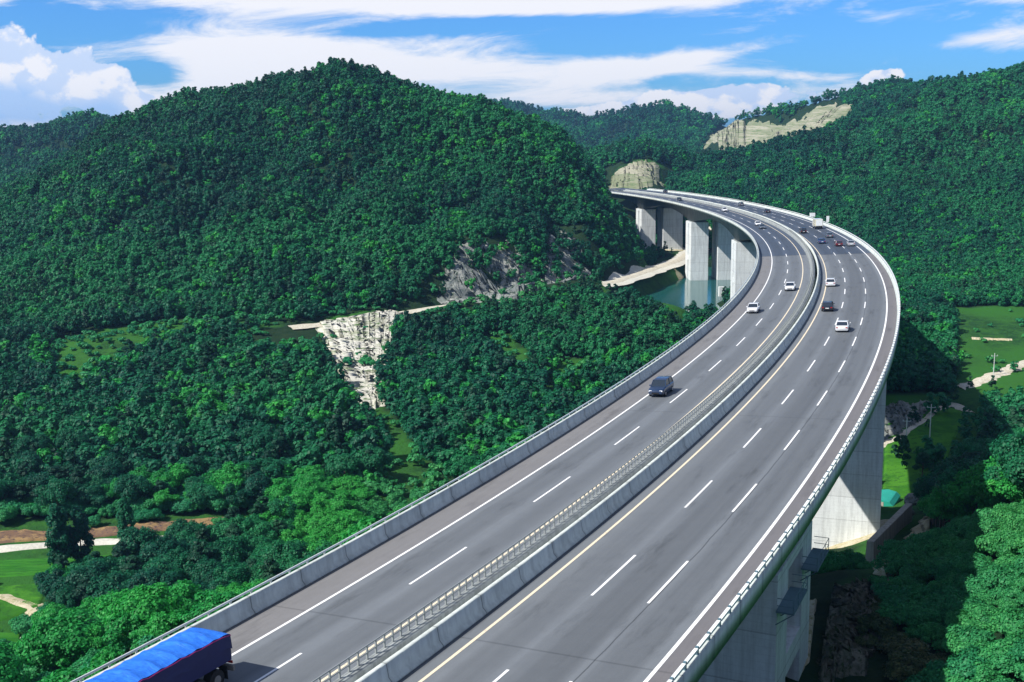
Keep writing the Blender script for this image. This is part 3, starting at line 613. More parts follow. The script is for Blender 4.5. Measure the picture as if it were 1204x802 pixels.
def pier(s, co, hw, L, gap, arch=False):
    """twin-wall pier: two thick walls tied by recessed webs, its head just under the girder"""
    top = float(road(s, co)[2]) - depth_at(s) + .0; p = road(s, co); h = heading(s)
    base = float(np.min(H(np.array([p[0]-6, p[0], p[0]+6, p[0]]), np.array([p[1]-6, p[1]+6, p[1]-6, p[1]])))) - 2.0
    hh = top - base; mb = MB(); bl = (L-gap)/2; y0, y1 = -L/2, L/2
    tp = -min(.35, hh*.006)
    for a, b in ((y0, y0+bl), (y1-bl, y1)): mb.box(-hw, hw, a, b, 0, hh-.02, tx=.0, ty=0)
    rec = .55
    zs = np.linspace(0, hh, max(2, int(round(hh/16)))+1)
    for z in zs: mb.box(-hw+.003, hw-.003, -gap/2-.05, gap/2+.05, max(0.0, z-.9), min(hh-.05, z+.9))
    o = mb.build('pier', M['pier'], bridge); o.location = (p[0], p[1], base); o.rotation_euler = (0, 0, -h); o.parent = bridge
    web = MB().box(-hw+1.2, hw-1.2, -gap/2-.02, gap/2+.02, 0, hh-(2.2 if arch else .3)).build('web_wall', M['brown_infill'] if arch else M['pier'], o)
    MB().box(-hw+.5, hw-.5, y0+.6, y1-.6, hh-.03, hh+.28).build('bearing_shelf', M['concrete'], o)
    return o, hh, base
right_piers = []; left_piers = []
for i, s in enumerate(PIER_S):
    ar = i == 0
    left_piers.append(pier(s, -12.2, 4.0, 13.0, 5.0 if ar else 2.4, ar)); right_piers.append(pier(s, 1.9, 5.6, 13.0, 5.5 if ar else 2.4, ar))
# maintenance platforms hung at the head of the first pier
o, hh, _ = right_piers[0]
for yc, z in ((-4.4, hh-2.6), (4.6, hh-2.6)):
    mb = MB().box(5.62, 6.9, yc-2.6, yc+2.4, z, z+.12)
    for a in (-2.6, -.9, .8, 2.4):
        mb.tube([(6.86, yc+a, z), (6.86, yc+a, z+1.1)], .03, 6); mb.tube([(5.62, yc+a, z-.9), (6.8, yc+a, z)], .04, 6)
    for zz in (.55, 1.1): mb.tube([(5.7, yc-2.6, z+zz), (6.86, yc-2.6, z+zz), (6.86, yc+2.4, z+zz), (5.7, yc+2.4, z+zz)], .028, 6)
    mb.build('maintenance_platform', M['galv_dark'], o)

# ------------------------------------------------------------------ trees
def leaf_cloud(R_, Hc, zc, nclump, nleaf, size, seed, flat=1.0, conic=0.0, droop=.35, full=False):
    """leaf-clump faces through an uneven crown made of many smaller clumps"""
    g = np.random.default_rng(seed); d = g.normal(size=(nclump, 3)); d /= np.linalg.norm(d, axis=1)[:, None]; d[:, 2] = np.where((d[:, 2] < -.35) & (not full), -d[:, 2]*.6, d[:, 2])
    rad = g.uniform(.50, 1.0, nclump)[:, None]; c = d*rad*np.array([R_, R_, Hc/2])
    if conic: k = 1 - conic*(c[:, 2:3]/(Hc/2)*.5+.5); c[:, :2] *= k
    cr_ = g.uniform(.15, .42, nclump)*R_*(1.0 if not conic else .8)
    per = (cr_**2/np.sum(cr_**2)*nleaf).astype(int)+3; P_, N_ = [], []
    for ci, ri, ni in zip(c, cr_, per):
        v = g.normal(size=(ni, 3)); v /= np.linalg.norm(v, axis=1)[:, None]; v[:, 2] = np.where((v[:, 2] < -.2) & (g.random(ni) < .7), -v[:, 2], v[:, 2])
        r = ri*g.uniform(.55, 1.12, ni)[:, None]; P_.append(ci + v*r*np.array([1, 1, flat])); o_ = v*.9 + ci/np.linalg.norm(ci+1e-6)*.35; o_ = o_ + g.normal(size=o_.shape)*(.42 if nleaf > 2000 else .28) + [0, 0, .35]; N_.append(o_/np.linalg.norm(o_, axis=1)[:, None])
    P_, N_ = np.concatenate(P_), np.concatenate(N_); P_[:, 2] += zc; n = len(P_)
    a = np.cross(N_, g.normal(size=(n, 3))); a /= np.linalg.norm(a, axis=1)[:, None]+1e-9; b = np.cross(N_, a)
    sz = size*g.uniform(.6, 1.35, n)[:, None]; ar = g.uniform(.55, .9, n)[:, None]
    q = np.stack([P_-a*sz, P_-b*sz*ar+N_*sz*.12, P_+a*sz, P_+b*sz*ar-N_*sz*droop*.4], 1)      # kite-shaped sprays
    me = mesh_np('crown', q.reshape(-1, 3), np.arange(4*n).reshape(n, 4)); at = me.attributes.new('leafv', 'FLOAT', 'FACE'); at.data.foreach_set('value', g.random(n).astype(np.float32))
    return me
def trunk_mesh(h, r, spread, seed, limbs=6):
    g = random.Random(seed); mb = MB(); top = h*.72; px_, py_ = g.uniform(-.3, .3), g.uniform(-.3, .3)
    mb.tube([(0, 0, -1.5), (0, 0, .3), (px_*.5, py_*.5, top*.5), (px_, py_, top)], [r*1.35, r, r*.72, r*.3], 7)
    for i in range(limbs):
        a = i*2.4+g.random(); z = top*(.45+.5*i/limbs); L_ = spread*g.uniform(.5, .8)
        mb.tube([(px_*z/top, py_*z/top, z), (math.cos(a)*L_*.5, math.sin(a)*L_*.5, z+L_*.35), (math.cos(a)*L_, math.sin(a)*L_, z+L_*.6)], [r*.42, r*.28, r*.1], 5)
    return mb.mesh('trunk', True)
def proto(kind, seed, far=False):
    """(crown mesh, trunk mesh) for a tree of unit-ish size"""
    if kind == 'broad': c = leaf_cloud(3.3, 6.6, 4.4 if not far else 3.6, 34 if not far else 20, 8200 if not far else 640, .175 if not far else .46, seed, full=far); t = trunk_mesh(7.0, .20, 2.8, seed); mt = 'leaf'
    if kind == 'bright': c = leaf_cloud(3.4, 6.2, 4.2 if not far else 3.5, 38 if not far else 18, 8400 if not far else 640, .17 if not far else .46, seed, .8, full=far); t = trunk_mesh(6.5, .18, 2.8, seed); mt = 'leaf_bright'
    if kind == 'pine': c = leaf_cloud(2.7, 7.6, 5.4 if not far else 4.4, 34 if not far else 20, 5200 if not far else 600, .19 if not far else .42, seed, .5, .6, full=far); t = trunk_mesh(9.0, .2, 1.8, seed, 9); mt = 'leaf_dark'
    if kind == 'poplar': c = leaf_cloud(2.5, 12.2, 6.6, 90, 9000, .22, seed, 1.5, .35, full=True); t = trunk_mesh(12, .2, 1.0, seed, 9); mt = 'leaf'
    if kind == 'shrub': c = leaf_cloud(2.6, 3.0, 1.5, 30 if not far else 12, 6000 if not far else 340, .15 if not far else .45, seed, .8); t = trunk_mesh(2.6, .09, 2.0, seed, 7); mt = 'leaf_blue'
    if kind == 'dry': c = leaf_cloud(2.4, 2.6, 1.2, 24, 4200 if not far else 340, .15 if not far else .42, seed, .7); t = trunk_mesh(2.2, .08, 2.0, seed, 7); mt = 'leaf_dry'
    c.materials.append(M[mt]); t.materials.append(M['bark']); return c, t
KINDS = ['broad', 'bright', 'pine', 'shrub', 'dry']
NEAR = {k: [proto(k, 10*i+j) for j in range(3)] for i, k in enumerate(KINDS)}
FAR = {k: [proto(k, 100+10*i+j, True)[0] for j in range(4)] for i, k in enumerate(KINDS)}

# where trees stand: a jittered lattice that widens with distance, cleared where the ground is open
def lattice(x0, x1, y0, y1, st):
    X_, Y_ = np.meshgrid(np.arange(x0, x1, st), np.arange(y0, y1, st)); X_ = X_ + rng.uniform(-.46, .46, X_.shape)*st; Y_ = Y_ + rng.uniform(-.46, .46, Y_.shape)*st
    return X_.ravel(), Y_.ravel(), np.full(X_.size, st)
pts = [lattice(-130, 120, 30, 210, 3.4), lattice(-190, 190, 210, 330, 3.5), lattice(28, 80, 30, 165, 2.6), lattice(-125, -18, 218, 246, 2.3), lattice(-330, 330, 330, 700, 2.65), lattice(-560, 560, 700, 1000, 4.3), lattice(-900, 900, 1000, 1500, 6.2), lattice(-1250, 1250, 1500, 2350, 9.0)]
TX, TY, TS = [np.concatenate([p[i] for p in pts]) for i in range(3)]
ok = (np.abs(TX) < TY*.53 + 22) & (TY > 30); TX, TY, TS = TX[ok], TY[ok], TS[ok]
TZ = H(TX, TY); cs_, co_, cd_ = chain(TX, TY)
def proj(x, y, z):
    z = z - CAMH; d = y*FW[1] + z*FW[2]; a = x*RT[0] + y*RT[1] + z*RT[2]; b = x*UP[0] + y*UP[1] + z*UP[2]; return 602 + F*a/d, 401 - F*b/d, d
okk = np.ones(len(TX), bool)
lowg = np.zeros(len(TX), bool)
for k_, p in enumerate(OPEN + [BRIDGE_CUT]):
    ip_ = in_poly(TX, TY, p); keep = ip_ & (rng.random(len(TX)) < {0: .05, 1: .5, 2: .12, 3: .30, 4: .5, 5: .5, 6: .05, 7: .10, 8: .10}.get(k_, 0)) ; okk &= ~ip_ | keep; lowg |= keep
u0_, v0_, _ = proj(TX, TY, TZ); okk &= ~((in_poly(u0_, v0_, QUARRY) | in_poly(u0_, v0_-9, QUARRY) | in_poly(u0_, v0_-18, QUARRY)) & (TY > 1000))
okk &= ~((u0_ > 708) & (u0_ < 786) & (v0_ > 193) & (v0_ < 232) & (TY > 700) & (TY < 870))
def seg_dist(x, y, line):
    best = np.full(x.shape, 1e9)
    for i in range(len(line)-1):
        a, b = np.array(line[i][:2], float), np.array(line[i+1][:2], float); ab = b-a; t = np.clip(((x-a[0])*ab[0]+(y-a[1])*ab[1])/(ab@ab), 0, 1)
        best = np.minimum(best, np.hypot(x-a[0]-t*ab[0], y-a[1]-t*ab[1]))
    return best
okk &= seg_dist(TX, TY, TRACK_L[3:]) > 6.0
nt_ = (seg_dist(TX, TY + 9, TRACK_L[3:]) < 11) | (seg_dist(TX, TY + 18, TRACK_L[3:]) < 8); nk_ = nt_ & (seg_dist(TX, TY, TRACK_L[3:]) > 11) & (rng.random(len(TX)) < .6); okk &= ~nt_ | nk_; lowg |= nk_
nb_ = (seg_dist(TX, TY - 7, TRACK_L[3:]) < 9); lowg |= nb_ & (rng.random(len(TX)) < .4)
okk &= ~((TZ < -35.6) & (TY > 405) & (TY < 620) & (TX > 20) & (TX < 140))
clear = np.interp(cs_, SS, CZ) - TZ                                        # room under the decks
okk &= ~((co_ > -24) & (co_ < np.where((TY < 125) & (TX > 10), 11, 14.5)) & (cs_ < 700) & ~((clear > 17) & (cs_ > 90) & (rng.random(len(TX)) < .55)))
okk &= ~((cs_ >= 696) & (co_ > -24) & (co_ < 15) & (cd_ < 34))
okk &= ~((np.hypot(TX, TY) < 34))
for i, s in enumerate(PIER_S): p = road(s, -5); okk &= np.hypot(TX-p[0], TY-p[1]) > 21
u_, v_, _ = proj(TX, TY, TZ)
rockA = ((u_ > 520) & (u_ < 610) & (v_ > 280) & (v_ < 358) & (TY > 380)) | ((u_ > 638) & (u_ < 706) & (v_ > 266) & (v_ < 340) & (TY > 400))
okk &= ~(rockA & (rng.random(len(TX)) < .66))
okk &= ~((TX > 10) & (TY < 125) & (co_ < 17) & (TZ > -12))
mound = (TX > 16) & (TX < 62) & (TY > 60) & (TY < 165) & (TZ < -12)
okk &= ~((TX > 24) & (TX < 62) & (TY > 150) & (TY < 196) & (co_ < 30) & (rng.random(len(TX)) < .93))
okk &= ~((TX > 4) & (TX < 45) & (TY > 60) & (TY < 125) & (co_ < 11))
TX, TY, TZ, TS, cs_, co_, lowg = [a[okk] for a in (TX, TY, TZ, TS, cs_, co_, lowg)]
n = len(TX)
zone = fbm(TX/60+20, TY/60, 3)
kind = np.where(rng.random(n) < .14 + .25*(zone < -.25), 2, np.where(rng.random(n) < .06 + .16*(zone > .2), 1, 0))
spur = (TY < 175) & (TX < 10); kind = np.where(spur, np.where(rng.random(n) < .80, 3, 1), kind)
rightside = (TX > 30) & (TY < 160); kind = np.where(rightside, np.where(rng.random(n) < .75, 1, 0), kind)
kind = np.where((TX > 16) & (TX < 62) & (TY > 60) & (TY < 165) & (TZ < -11), 3, kind)
md = (kind == 3) & (TX > 20) & (TX < 36) & (TY > 78) & (TY < 140) & (fbm(TX/9, TY/9, 2) > -.2) & (co_ < 24); kind = np.where(md, 4, kind)
ug, vg, _ = proj(TX, TY, TZ); lg = (ug > 330) & (ug < 560) & (vg > 545) & (vg < 690) & (TY < 240) & (TX < 10); kind = np.where(lg, np.where(rng.random(n) < .7, 1, 3), kind)
edgeb = (TS == 2.3) | lowg; kind = np.where(edgeb, 3, kind)
valleyR = (TY > 160) & (TY < 330) & (TX > 40); kind = np.where(valleyR, np.where(rng.random(n) < .35, 2, 0), kind)
scale = TS/4.3*rng.uniform(.62, 1.38, n); scale = np.where(TY < 330, rng.uniform(.62, 1.05, n), scale)
scale = np.where(TY > 700, scale*.88, scale); scale = np.where(TY > 1000, scale*.85, scale); scale = np.where(spur, rng.uniform(.6, 1.15, n), scale); lowb = (kind >= 3) & (TX > 10); scale = np.where(lowb, rng.uniform(.35, .8, n), scale); scale = np.where(rightside & ~lowb, rng.uniform(.75, 1.2, n), scale)
scale = np.where(TS == 2.3, rng.uniform(.7, 1.2, n), scale)
scale = np.where(lowg, np.where(TY > 330, rng.uniform(.3, .7, n), rng.uniform(.3, .95, n)), scale)
hgt = np.where(kind >= 3, 3.0, 7.6)*scale
# which of them the photograph shows largest
ut, vt, dt = proj(TX, TY, TZ + hgt*.8); inside = (ut > -25) & (ut < 1229) & (vt > -20) & (vt < 830)
t_ = (CAMH-.5)/np.maximum(CAMH - (TZ+hgt*.8), .1); hs_, ho_, hd_ = chain(TX*np.clip(t_, 0, 1), TY*np.clip(t_, 0, 1))
hidden = (TZ+hgt*.8 < 0) & (ho_ > -18.6) & (ho_ < 9.2) & (hs_ < 700) & (hs_ > -44)
vis = np.where(inside & ~hidden & (TY < 340))[0]
for f_ in np.linspace(.35, .93, 16): vis = vis[H(TX[vis]*f_, TY[vis]*f_) < CAMH + (TZ[vis]+hgt[vis]*.9-CAMH)*f_ + 1.0]
size = hgt[vis]/dt[vis]; order = vis[np.argsort(-size)]
shr = [i for i in order if kind[i] >= 3][:290]; trs = [i for i in order if kind[i] < 3][:290]
near = set(shr) | set(trs)
def place_tree(i):
    k = KINDS[kind[i]]; c, t = NEAR[k][int(rng.integers(3))]; nm = {'broad': 'broadleaf_tree', 'bright': 'broadleaf_tree', 'pine': 'pine_tree', 'shrub': 'shrub', 'dry': 'shrub'}[k]
    e = empty(nm, (float(TX[i]), float(TY[i]), float(TZ[i])), float(rng.uniform(0, 6.28))); s_ = float(scale[i]); e.scale = (s_*float(rng.uniform(.9, 1.1)), s_*float(rng.uniform(.9, 1.1)), s_*float(rng.uniform(.88, 1.15)))
    link('crown', c, None, e); link('trunk', t, None, e)
    if k == 'dry': tag(e, 'low straw-brown bush on the rocky mound beside the first pier', 'bush', 'dry bushes on the rocky mound')
    elif k == 'shrub' and TX[i] > 10 and TY[i] > 150: tag(e, 'low shrub in the green clearing behind the outer pier', 'shrub', 'shrubs in the clearing behind the outer pier')
    elif k == 'shrub' and TY[i] > 206: tag(e, 'low shrub at the edge of the valley wood above the straw-coloured bank', 'shrub', 'shrubs at the edge of the valley wood')
    elif k == 'shrub' and lowg[i]: tag(e, 'single low shrub out in the bright crop field', 'shrub', 'shrubs out in the crop field')
    elif k == 'shrub' and TX[i] > 10: tag(e, 'low bush in the shaded ravine at the foot of the first pier', 'bush', 'bushes in the shaded ravine')
    elif k == 'shrub': tag(e, 'leafy green shrub in the thicket between the crop fields and the inner parapet', 'shrub', 'shrubs in the thicket beside the parapet')
    elif TX[i] > 20 and TY[i] < 160: tag(e, ('bright green broadleaf tree on the steep slope beyond the shaded ravine' if k != 'pine' else 'dark pine tree on the steep slope beyond the shaded ravine'), 'tree', 'trees on the steep slope beyond the ravine' if k != 'pine' else 'pines on the steep slope beyond the ravine')
    elif TX[i] > 20: tag(e, ('dark pine tree in the valley behind the outer pier' if k == 'pine' else 'dark green broadleaf tree in the valley behind the outer pier'), 'tree', 'pines in the valley behind the outer pier' if k == 'pine' else 'broadleaf trees in the valley behind the outer pier')
    elif TY[i] < 185: tag(e, ('light green tree standing among the shrubs above the crop fields' if k != 'pine' else 'dark pine standing among the shrubs above the crop fields'), 'tree', 'light trees among the shrubs' if k != 'pine' else 'pines among the shrubs')
    else: tag(e, ('dark pine in the valley wood above the straw-coloured bank' if k == 'pine' else 'light green broadleaf in the valley wood above the straw-coloured bank' if k == 'bright' else 'deep green broadleaf in the valley wood above the straw-coloured bank'), 'tree', {'pine': 'pines in the valley wood', 'bright': 'light green trees in the valley wood', 'broad': 'deep green trees in the valley wood'}[k])
for i in list(shr)+list(trs): place_tree(i)
# all other trees: one wood, scattered over the hills
def scatter(name, idx, protos, label, cat):
    coll = bpy.data.collections.new(name+'_kinds'); order_ = []
    for k in range(len(protos)):
        o = bpy.data.objects.new('%s_%02d' % (name, k), protos[k]); coll.objects.link(o)
    me = bpy.data.meshes.new(name); m_ = len(idx); me.vertices.add(m_); me.vertices.foreach_set('co', np.stack([TX[idx], TY[idx], TZ[idx]], -1).astype(np.float32).ravel())
    pi = np.where(TY[idx] < 235, 20 + kind[idx]*3 + rng.integers(0, 3, m_), kind[idx]*4 + rng.integers(0, 4, m_))
    a = me.attributes.new('pick', 'INT', 'POINT'); a.data.foreach_set('value', pi.astype(np.int32))
    rot = np.stack([rng.uniform(-.08, .08, m_), rng.uniform(-.08, .08, m_), rng.uniform(0, 6.28, m_)], -1); a = me.attributes.new('turn', 'FLOAT_VECTOR', 'POINT'); a.data.foreach_set('vector', rot.astype(np.float32).ravel())
    sc = np.stack([scale[idx]*rng.uniform(.9, 1.12, m_), scale[idx]*rng.uniform(.9, 1.12, m_), scale[idx]*rng.uniform(.85, 1.2, m_)], -1); a = me.attributes.new('size', 'FLOAT_VECTOR', 'POINT'); a.data.foreach_set('vector', sc.astype(np.float32).ravel())
    ob = link(name, me); ng = bpy.data.node_groups.new(name, 'GeometryNodeTree'); ng.interface.new_socket('Geometry', in_out='INPUT', socket_type='NodeSocketGeometry'); ng.interface.new_socket('Geometry', in_out='OUTPUT', socket_type='NodeSocketGeometry')
    N = ng.nodes.new; gi, go = N('NodeGroupInput'), N('NodeGroupOutput'); ci = N('GeometryNodeCollectionInfo'); ci.inputs[0].default_value = coll; ci.inputs[1].default_value = True; ci.inputs[2].default_value = True
    ip = N('GeometryNodeInstanceOnPoints'); ip.inputs['Pick Instance'].default_value = True
    def na(nm, ty): x = N('GeometryNodeInputNamedAttribute'); x.data_type = ty; x.inputs[0].default_value = nm; return x.outputs[0]
    L_ = ng.links.new; L_(gi.outputs[0], ip.inputs['Points']); L_(ci.outputs[0], ip.inputs['Instance']); L_(na('pick', 'INT'), ip.inputs['Instance Index'])
    e2r = N('FunctionNodeEulerToRotation'); L_(na('turn', 'FLOAT_VECTOR'), e2r.inputs[0]); L_(e2r.outputs[0], ip.inputs['Rotation']); L_(na('size', 'FLOAT_VECTOR'), ip.inputs['Scale']); L_(ip.outputs[0], go.inputs[0])
    md = ob.modifiers.new('scatter', 'NODES'); md.node_group = ng; return tag(ob, label, cat, kind='stuff')
rest = np.array([i for i in range(n) if i not in near])
scatter('forest', rest, sum([FAR[k] for k in KINDS], []) + [c for k in KINDS for c, _ in NEAR[k]], 'dense green forest covering the hills all round the valley', 'forest')
print('trees', n, 'near', len(near))

# ------------------------------------------------------------------ poplars in the fields
def single_tree(kd, x, y, h, label, cat='tree', seed=0, nm=None, base=None):
    hh = {'poplar': 12.8, 'broad': 7.7, 'pine': 9.2, 'bright': 7.4, 'shrub': 3.0}[kd]; c, t = proto(kd, 500+seed); s_ = h/hh
    e = empty(nm or {'poplar': 'poplar_tree'}.get(kd, 'tree'), (x, y, float(H(x, y))), seed*1.3); e.scale = (s_, s_, s_); link('crown', c, None, e); link('trunk', t, None, e); return tag(e, label, cat)
p = pw(72, 690, 196); single_tree('poplar', p[0], p[1], 13.5, 'tall dark poplar by the pale road, the thicker and taller of the close pair', seed=1)
p = pw(98, 688, 199); single_tree('poplar', p[0], p[1], 12.0, 'dark poplar standing close beside the tallest one, shorter and slimmer', seed=2)
p = pw(152, 664, 208); single_tree('poplar', p[0], p[1], 10.0, 'lone narrow poplar in front of the straw-coloured bank', seed=3)

# ------------------------------------------------------------------ vehicles
M['glass'] = simple('dark_glass', (.02, .03, .045), .08, .1, 1, spec=.6); M['tyre'] = simple('tyre', (.015, .015, .016), .9, .2, 4); M['rim'] = simple('rim', (.5, .5, .52), .35, .1, 3, metal=.7)
M['lamp'] = simple('lamp_lens', (.75, .78, .8), .15, .05, 1); M['tail'] = simple('tail_lens', (.35, .01, .01), .25, .1, 1)
def paint(nm, c): return simple('car_paint_'+nm, c, .28, .05, 1, coat=.6, spec=.5)
PC = {'white': paint('white', (.72, .73, .74)), 'navy': paint('navy', (.012, .030, .075)), 'black': paint('black', (.015, .015, .018)), 'silver': paint('silver', (.38, .40, .42)), 'red': paint('dark_red', (.10, .015, .02)), 'grey': paint('grey', (.10, .12, .14)), 'blue': paint('blue', (.02, .06, .16)), 'cream': paint('cream', (.70, .66, .48))}
def ring(y, w_, z0, z1, r=.12):
    return [(-w_+.06, y, z0), (w_-.06, y, z0), (w_, y, z0+.14), (w_, y, z1-r), (w_-r*.9, y, z1), (-w_+r*.9, y, z1), (-w_, y, z1-r), (-w_, y, z0+.14)]
def car(col, style='sedan', W=1.82):
    e = empty('car'); w_ = W/2
    if style == 'suv': L, st, cab, zr, sh = 4.6, [(-2.3, .80, .42, .82), (-2.24, .96, .30, 1.02), (-1.6, 1, .26, 1.06), (.9, 1, .26, 1.04), (1.5, .99, .26, 1.0), (2.1, .93, .30, .88), (2.3, .80, .42, .70)], ((-2.15, 1.15), (-1.85, .45)), 1.68, 1.04
    elif style == 'hatch': L, st, cab, zr, sh = 3.9, [(-1.95, .84, .40, .80), (-1.9, .96, .28, .92), (-1.3, 1, .24, .96), (.8, 1, .24, .92), (1.4, .98, .24, .84), (1.85, .90, .28, .70), (1.95, .78, .38, .60)], ((-1.85, 1.1), (-1.5, .35)), 1.48, .92
    else: L, st, cab, zr, sh = 4.6, [(-2.3, .82, .40, .78), (-2.22, .95, .28, .92), (-1.5, 1, .24, .96), (.9, 1, .24, .90), (1.6, .98, .24, .82), (2.15, .90, .28, .66), (2.3, .78, .38, .56)], ((-1.75, 1.05), (-1.05, .25)), 1.43, .92
    mb = MB().loft([ring(y, w_*a, z0, z1) for y, a, z0, z1 in st])
    (b0, b1), (t0, t1) = cab; wt = w_*.76; wb = w_*.93
    mb.loft([[(-wt, t0-.03, zr-.05), (wt, t0-.03, zr-.05), (wt, t1+.03, zr-.05), (-wt, t1+.03, zr-.05)], [(-wt*.93, t0+.12, zr), (wt*.93, t0+.12, zr), (wt*.93, t1-.1, zr), (-wt*.93, t1-.1, zr)]])
    for sx in (-1, 1):
        for (yb, yt) in ((b1-.03, t1), (b0+.03, t0), ((b0+b1)/2-.1, (t0+t1)/2-.05)): mb.tube([(sx*wb, yb, sh-.06), (sx*(wt+.012), yt, zr-.04)], .045, 6)
    body = mb.build('body', col, e, smooth=35)
    g = [(-wb, b0, sh-.08), (wb, b0, sh-.08), (wb, b1, sh-.10), (-wb, b1, sh-.10), (-wt, t0, zr-.04), (wt, t0, zr-.04), (wt, t1, zr-.04), (-wt, t1, zr-.04)]
    for nm_, ix in (('windscreen', (3, 2, 6, 7)), ('rear_window', (0, 4, 5, 1)), ('side_window', (1, 5, 6, 2)), ('side_window', (0, 3, 7, 4))): MB().add([g[i] for i in ix], [(0, 1, 2, 3)]).build(nm_, M['glass'], e)
    for sx in (-1, 1):
        for y in (-L*.29, L*.30):
            wh = MB().loft([[(sx*x, y+.33*k*math.cos(q), .33+.33*k*math.sin(q)) for q in np.linspace(0, 2*math.pi, 16, endpoint=False)] for x, k in ((w_-.20, .9), (w_-.18, 1), (w_-.01, 1), (w_+.02, .9))]).build('wheel', M['tyre'], e, smooth=40)
            MB().loft([[(sx*x, y+.2*k*math.cos(q), .33+.2*k*math.sin(q)) for q in np.linspace(0, 2*math.pi, 12, endpoint=False)] for x, k in ((w_-.02, 1), (w_+.03, .9))]).build('rim', M['rim'], wh)
        fz = st[-2][3]-.16; MB().box(sx*w_*.66-.17, sx*w_*.66+.17, L/2-.17, L/2-.03, fz-.06, fz+.08, 0, .02, .03).build('headlight', M['lamp'], e)
        rz = st[1][3]-.2; MB().box(sx*w_*.72-.13, sx*w_*.72+.13, -L/2-.012, -L/2+.08, rz-.08, rz+.08).build('taillight', M['tail'], e)
        MB().box(sx*(w_+.07)-.08, sx*(w_+.07)+.08, b1-.35, b1-.2, sh, sh+.14, 0, .02, .02).build('wing_mirror', col, e)
    MB().box(-w_*.45, w_*.45, L/2-.05, L/2+.015, .42, .58).build('grille', M['tyre'], e)
    MB().box(-.26, .26, -L/2-.02, -L/2+.01, .55, .67).build('number_plate', M['white'], e)
    return e
def deck_px(x, y, z=0.0):
    """chainage and offset of the carriageway point at a photo pixel"""
    best = None
    S_, O_ = np.meshgrid(np.arange(-30, 704, .5), np.arange(-17.5, 8.6, .15), indexing='ij'); p = road(S_.ravel(), O_.ravel(), z); u, v, d = proj(p[:, 0], p[:, 1], p[:, 2]); k = np.argmin((u-x)**2 + (v-y)**2); return S_.ravel()[k], O_.ravel()[k]
def put(e, s, o, oncoming):
    p = road(s, o, .006); e.location = p; h = heading(s); tilt = math.atan(BANK_L if o < -5.65 else BANK_R)
    e.rotation_euler = (Matrix.Rotation(-h, 4, 'Z') @ Matrix.Rotation(-tilt, 4, 'Y') @ Matrix.Rotation(math.pi if oncoming else 0, 4, 'Z')).to_euler()
CARS = [
 (778, 463, 'navy', 'suv', 1, 'navy blue van-like car with shining windscreen, the largest car coming down the inner carriageway'),
 (886, 367, 'white', 'sedan', 1, 'white saloon straddling the edge line, coming round the inner carriageway'),
 (929, 341, 'white', 'sedan', 1, 'white saloon coming round the inner carriageway close to the median'),
 (977, 336, 'white', 'hatch', 0, 'small white car driving away beside the yellow line, behind the black car'),
 (973, 365, 'black', 'hatch', 0, 'small black car driving away between two white cars near the median'),
 (991, 388, 'white', 'sedan', 0, 'white saloon driving away in the middle lane, largest car on the outer carriageway'),
 (966, 286, 'blue', 'sedan', 0, 'dark blue car in the far group, the one closest to the median'),
 (986, 289, 'red', 'hatch', 0, 'dark red car in the far group beside a silver one'),
 (1000, 289, 'silver', 'sedan', 0, 'silver car in the far group, in the lane along the outer parapet'),
 (975, 279, 'grey', 'sedan', 0, 'grey car in the far group just past the red and silver ones'),
 (944, 274, 'black', 'suv', 0, 'black car by the median beside the cream lorry'),
 (902, 250, 'black', 'sedan', 0, 'black car alone past the cream lorry on the outer carriageway'),
 (871, 242, 'grey', 'suv', 0, 'grey car on the outer carriageway, smaller and further off than the black one'),
 (896, 269, 'grey', 'sedan', 1, 'grey car coming round the far bend of the inner carriageway'),
 (891, 265, 'white', 'hatch', 1, 'pale small car right behind the grey car in the far bend'),
 (852, 248.5, 'white', 'suv', 1, 'white car far off on the inner carriageway above the pier heads'),
 (799, 236, 'black', 'suv', 1, 'black car very far off on the inner carriageway near the rock cutting'),
 (782, 226.5, 'black', 'suv', 0, 'black speck of a car almost at the rock cutting on the outer carriageway')]
for x, y, c, st, on, lab in CARS:
    s, o = deck_px(x, y); e = car(PC[c], st); put(e, s, o, on); tag(e, lab, 'car')

# cream lorry far off
e = empty('lorry'); MB().box(-1.2, 1.2, -3.9, 1.5, .95, 3.1, 0, .03, .03).build('cargo_box', PC['cream'], e, bevel=.04)
MB().loft([[(-1.1, y, .5), (1.1, y, .5), (1.1, y, z), (-1.1, y, z)] for y, z in ((1.7, 2.4), (2.9, 2.4), (3.3, 1.5), (3.45, 1.3))]).build('cab', PC['white'], e)
MB().add([(-1.0, 2.93, 2.35), (1.0, 2.93, 2.35), (1.0, 3.32, 1.55), (-1.0, 3.32, 1.55)], [(0, 1, 2, 3)]).build('windscreen', M['glass'], e)
MB().box(-1.0, 1.0, -3.96, -3.9, 1.1, 2.9).build('rear_door', M['white'], e); MB().box(-.5, .5, -3.8, 3, .5, .95).build('chassis', M['tyre'], e)
for sx in (-1, 1):
    for y in (-2.6, 2.3): MB().loft([[(sx*x, y+.45*math.cos(q), .45+.45*math.sin(q)) for q in np.linspace(0, 2*math.pi, 14, endpoint=False)] for x in (.75, 1.12)]).build('wheel', M['tyre'], e)
s, o = deck_px(961, 268.5); put(e, s, o, 0); tag(e, 'cream box lorry driving away just past the far group of cars', 'lorry')

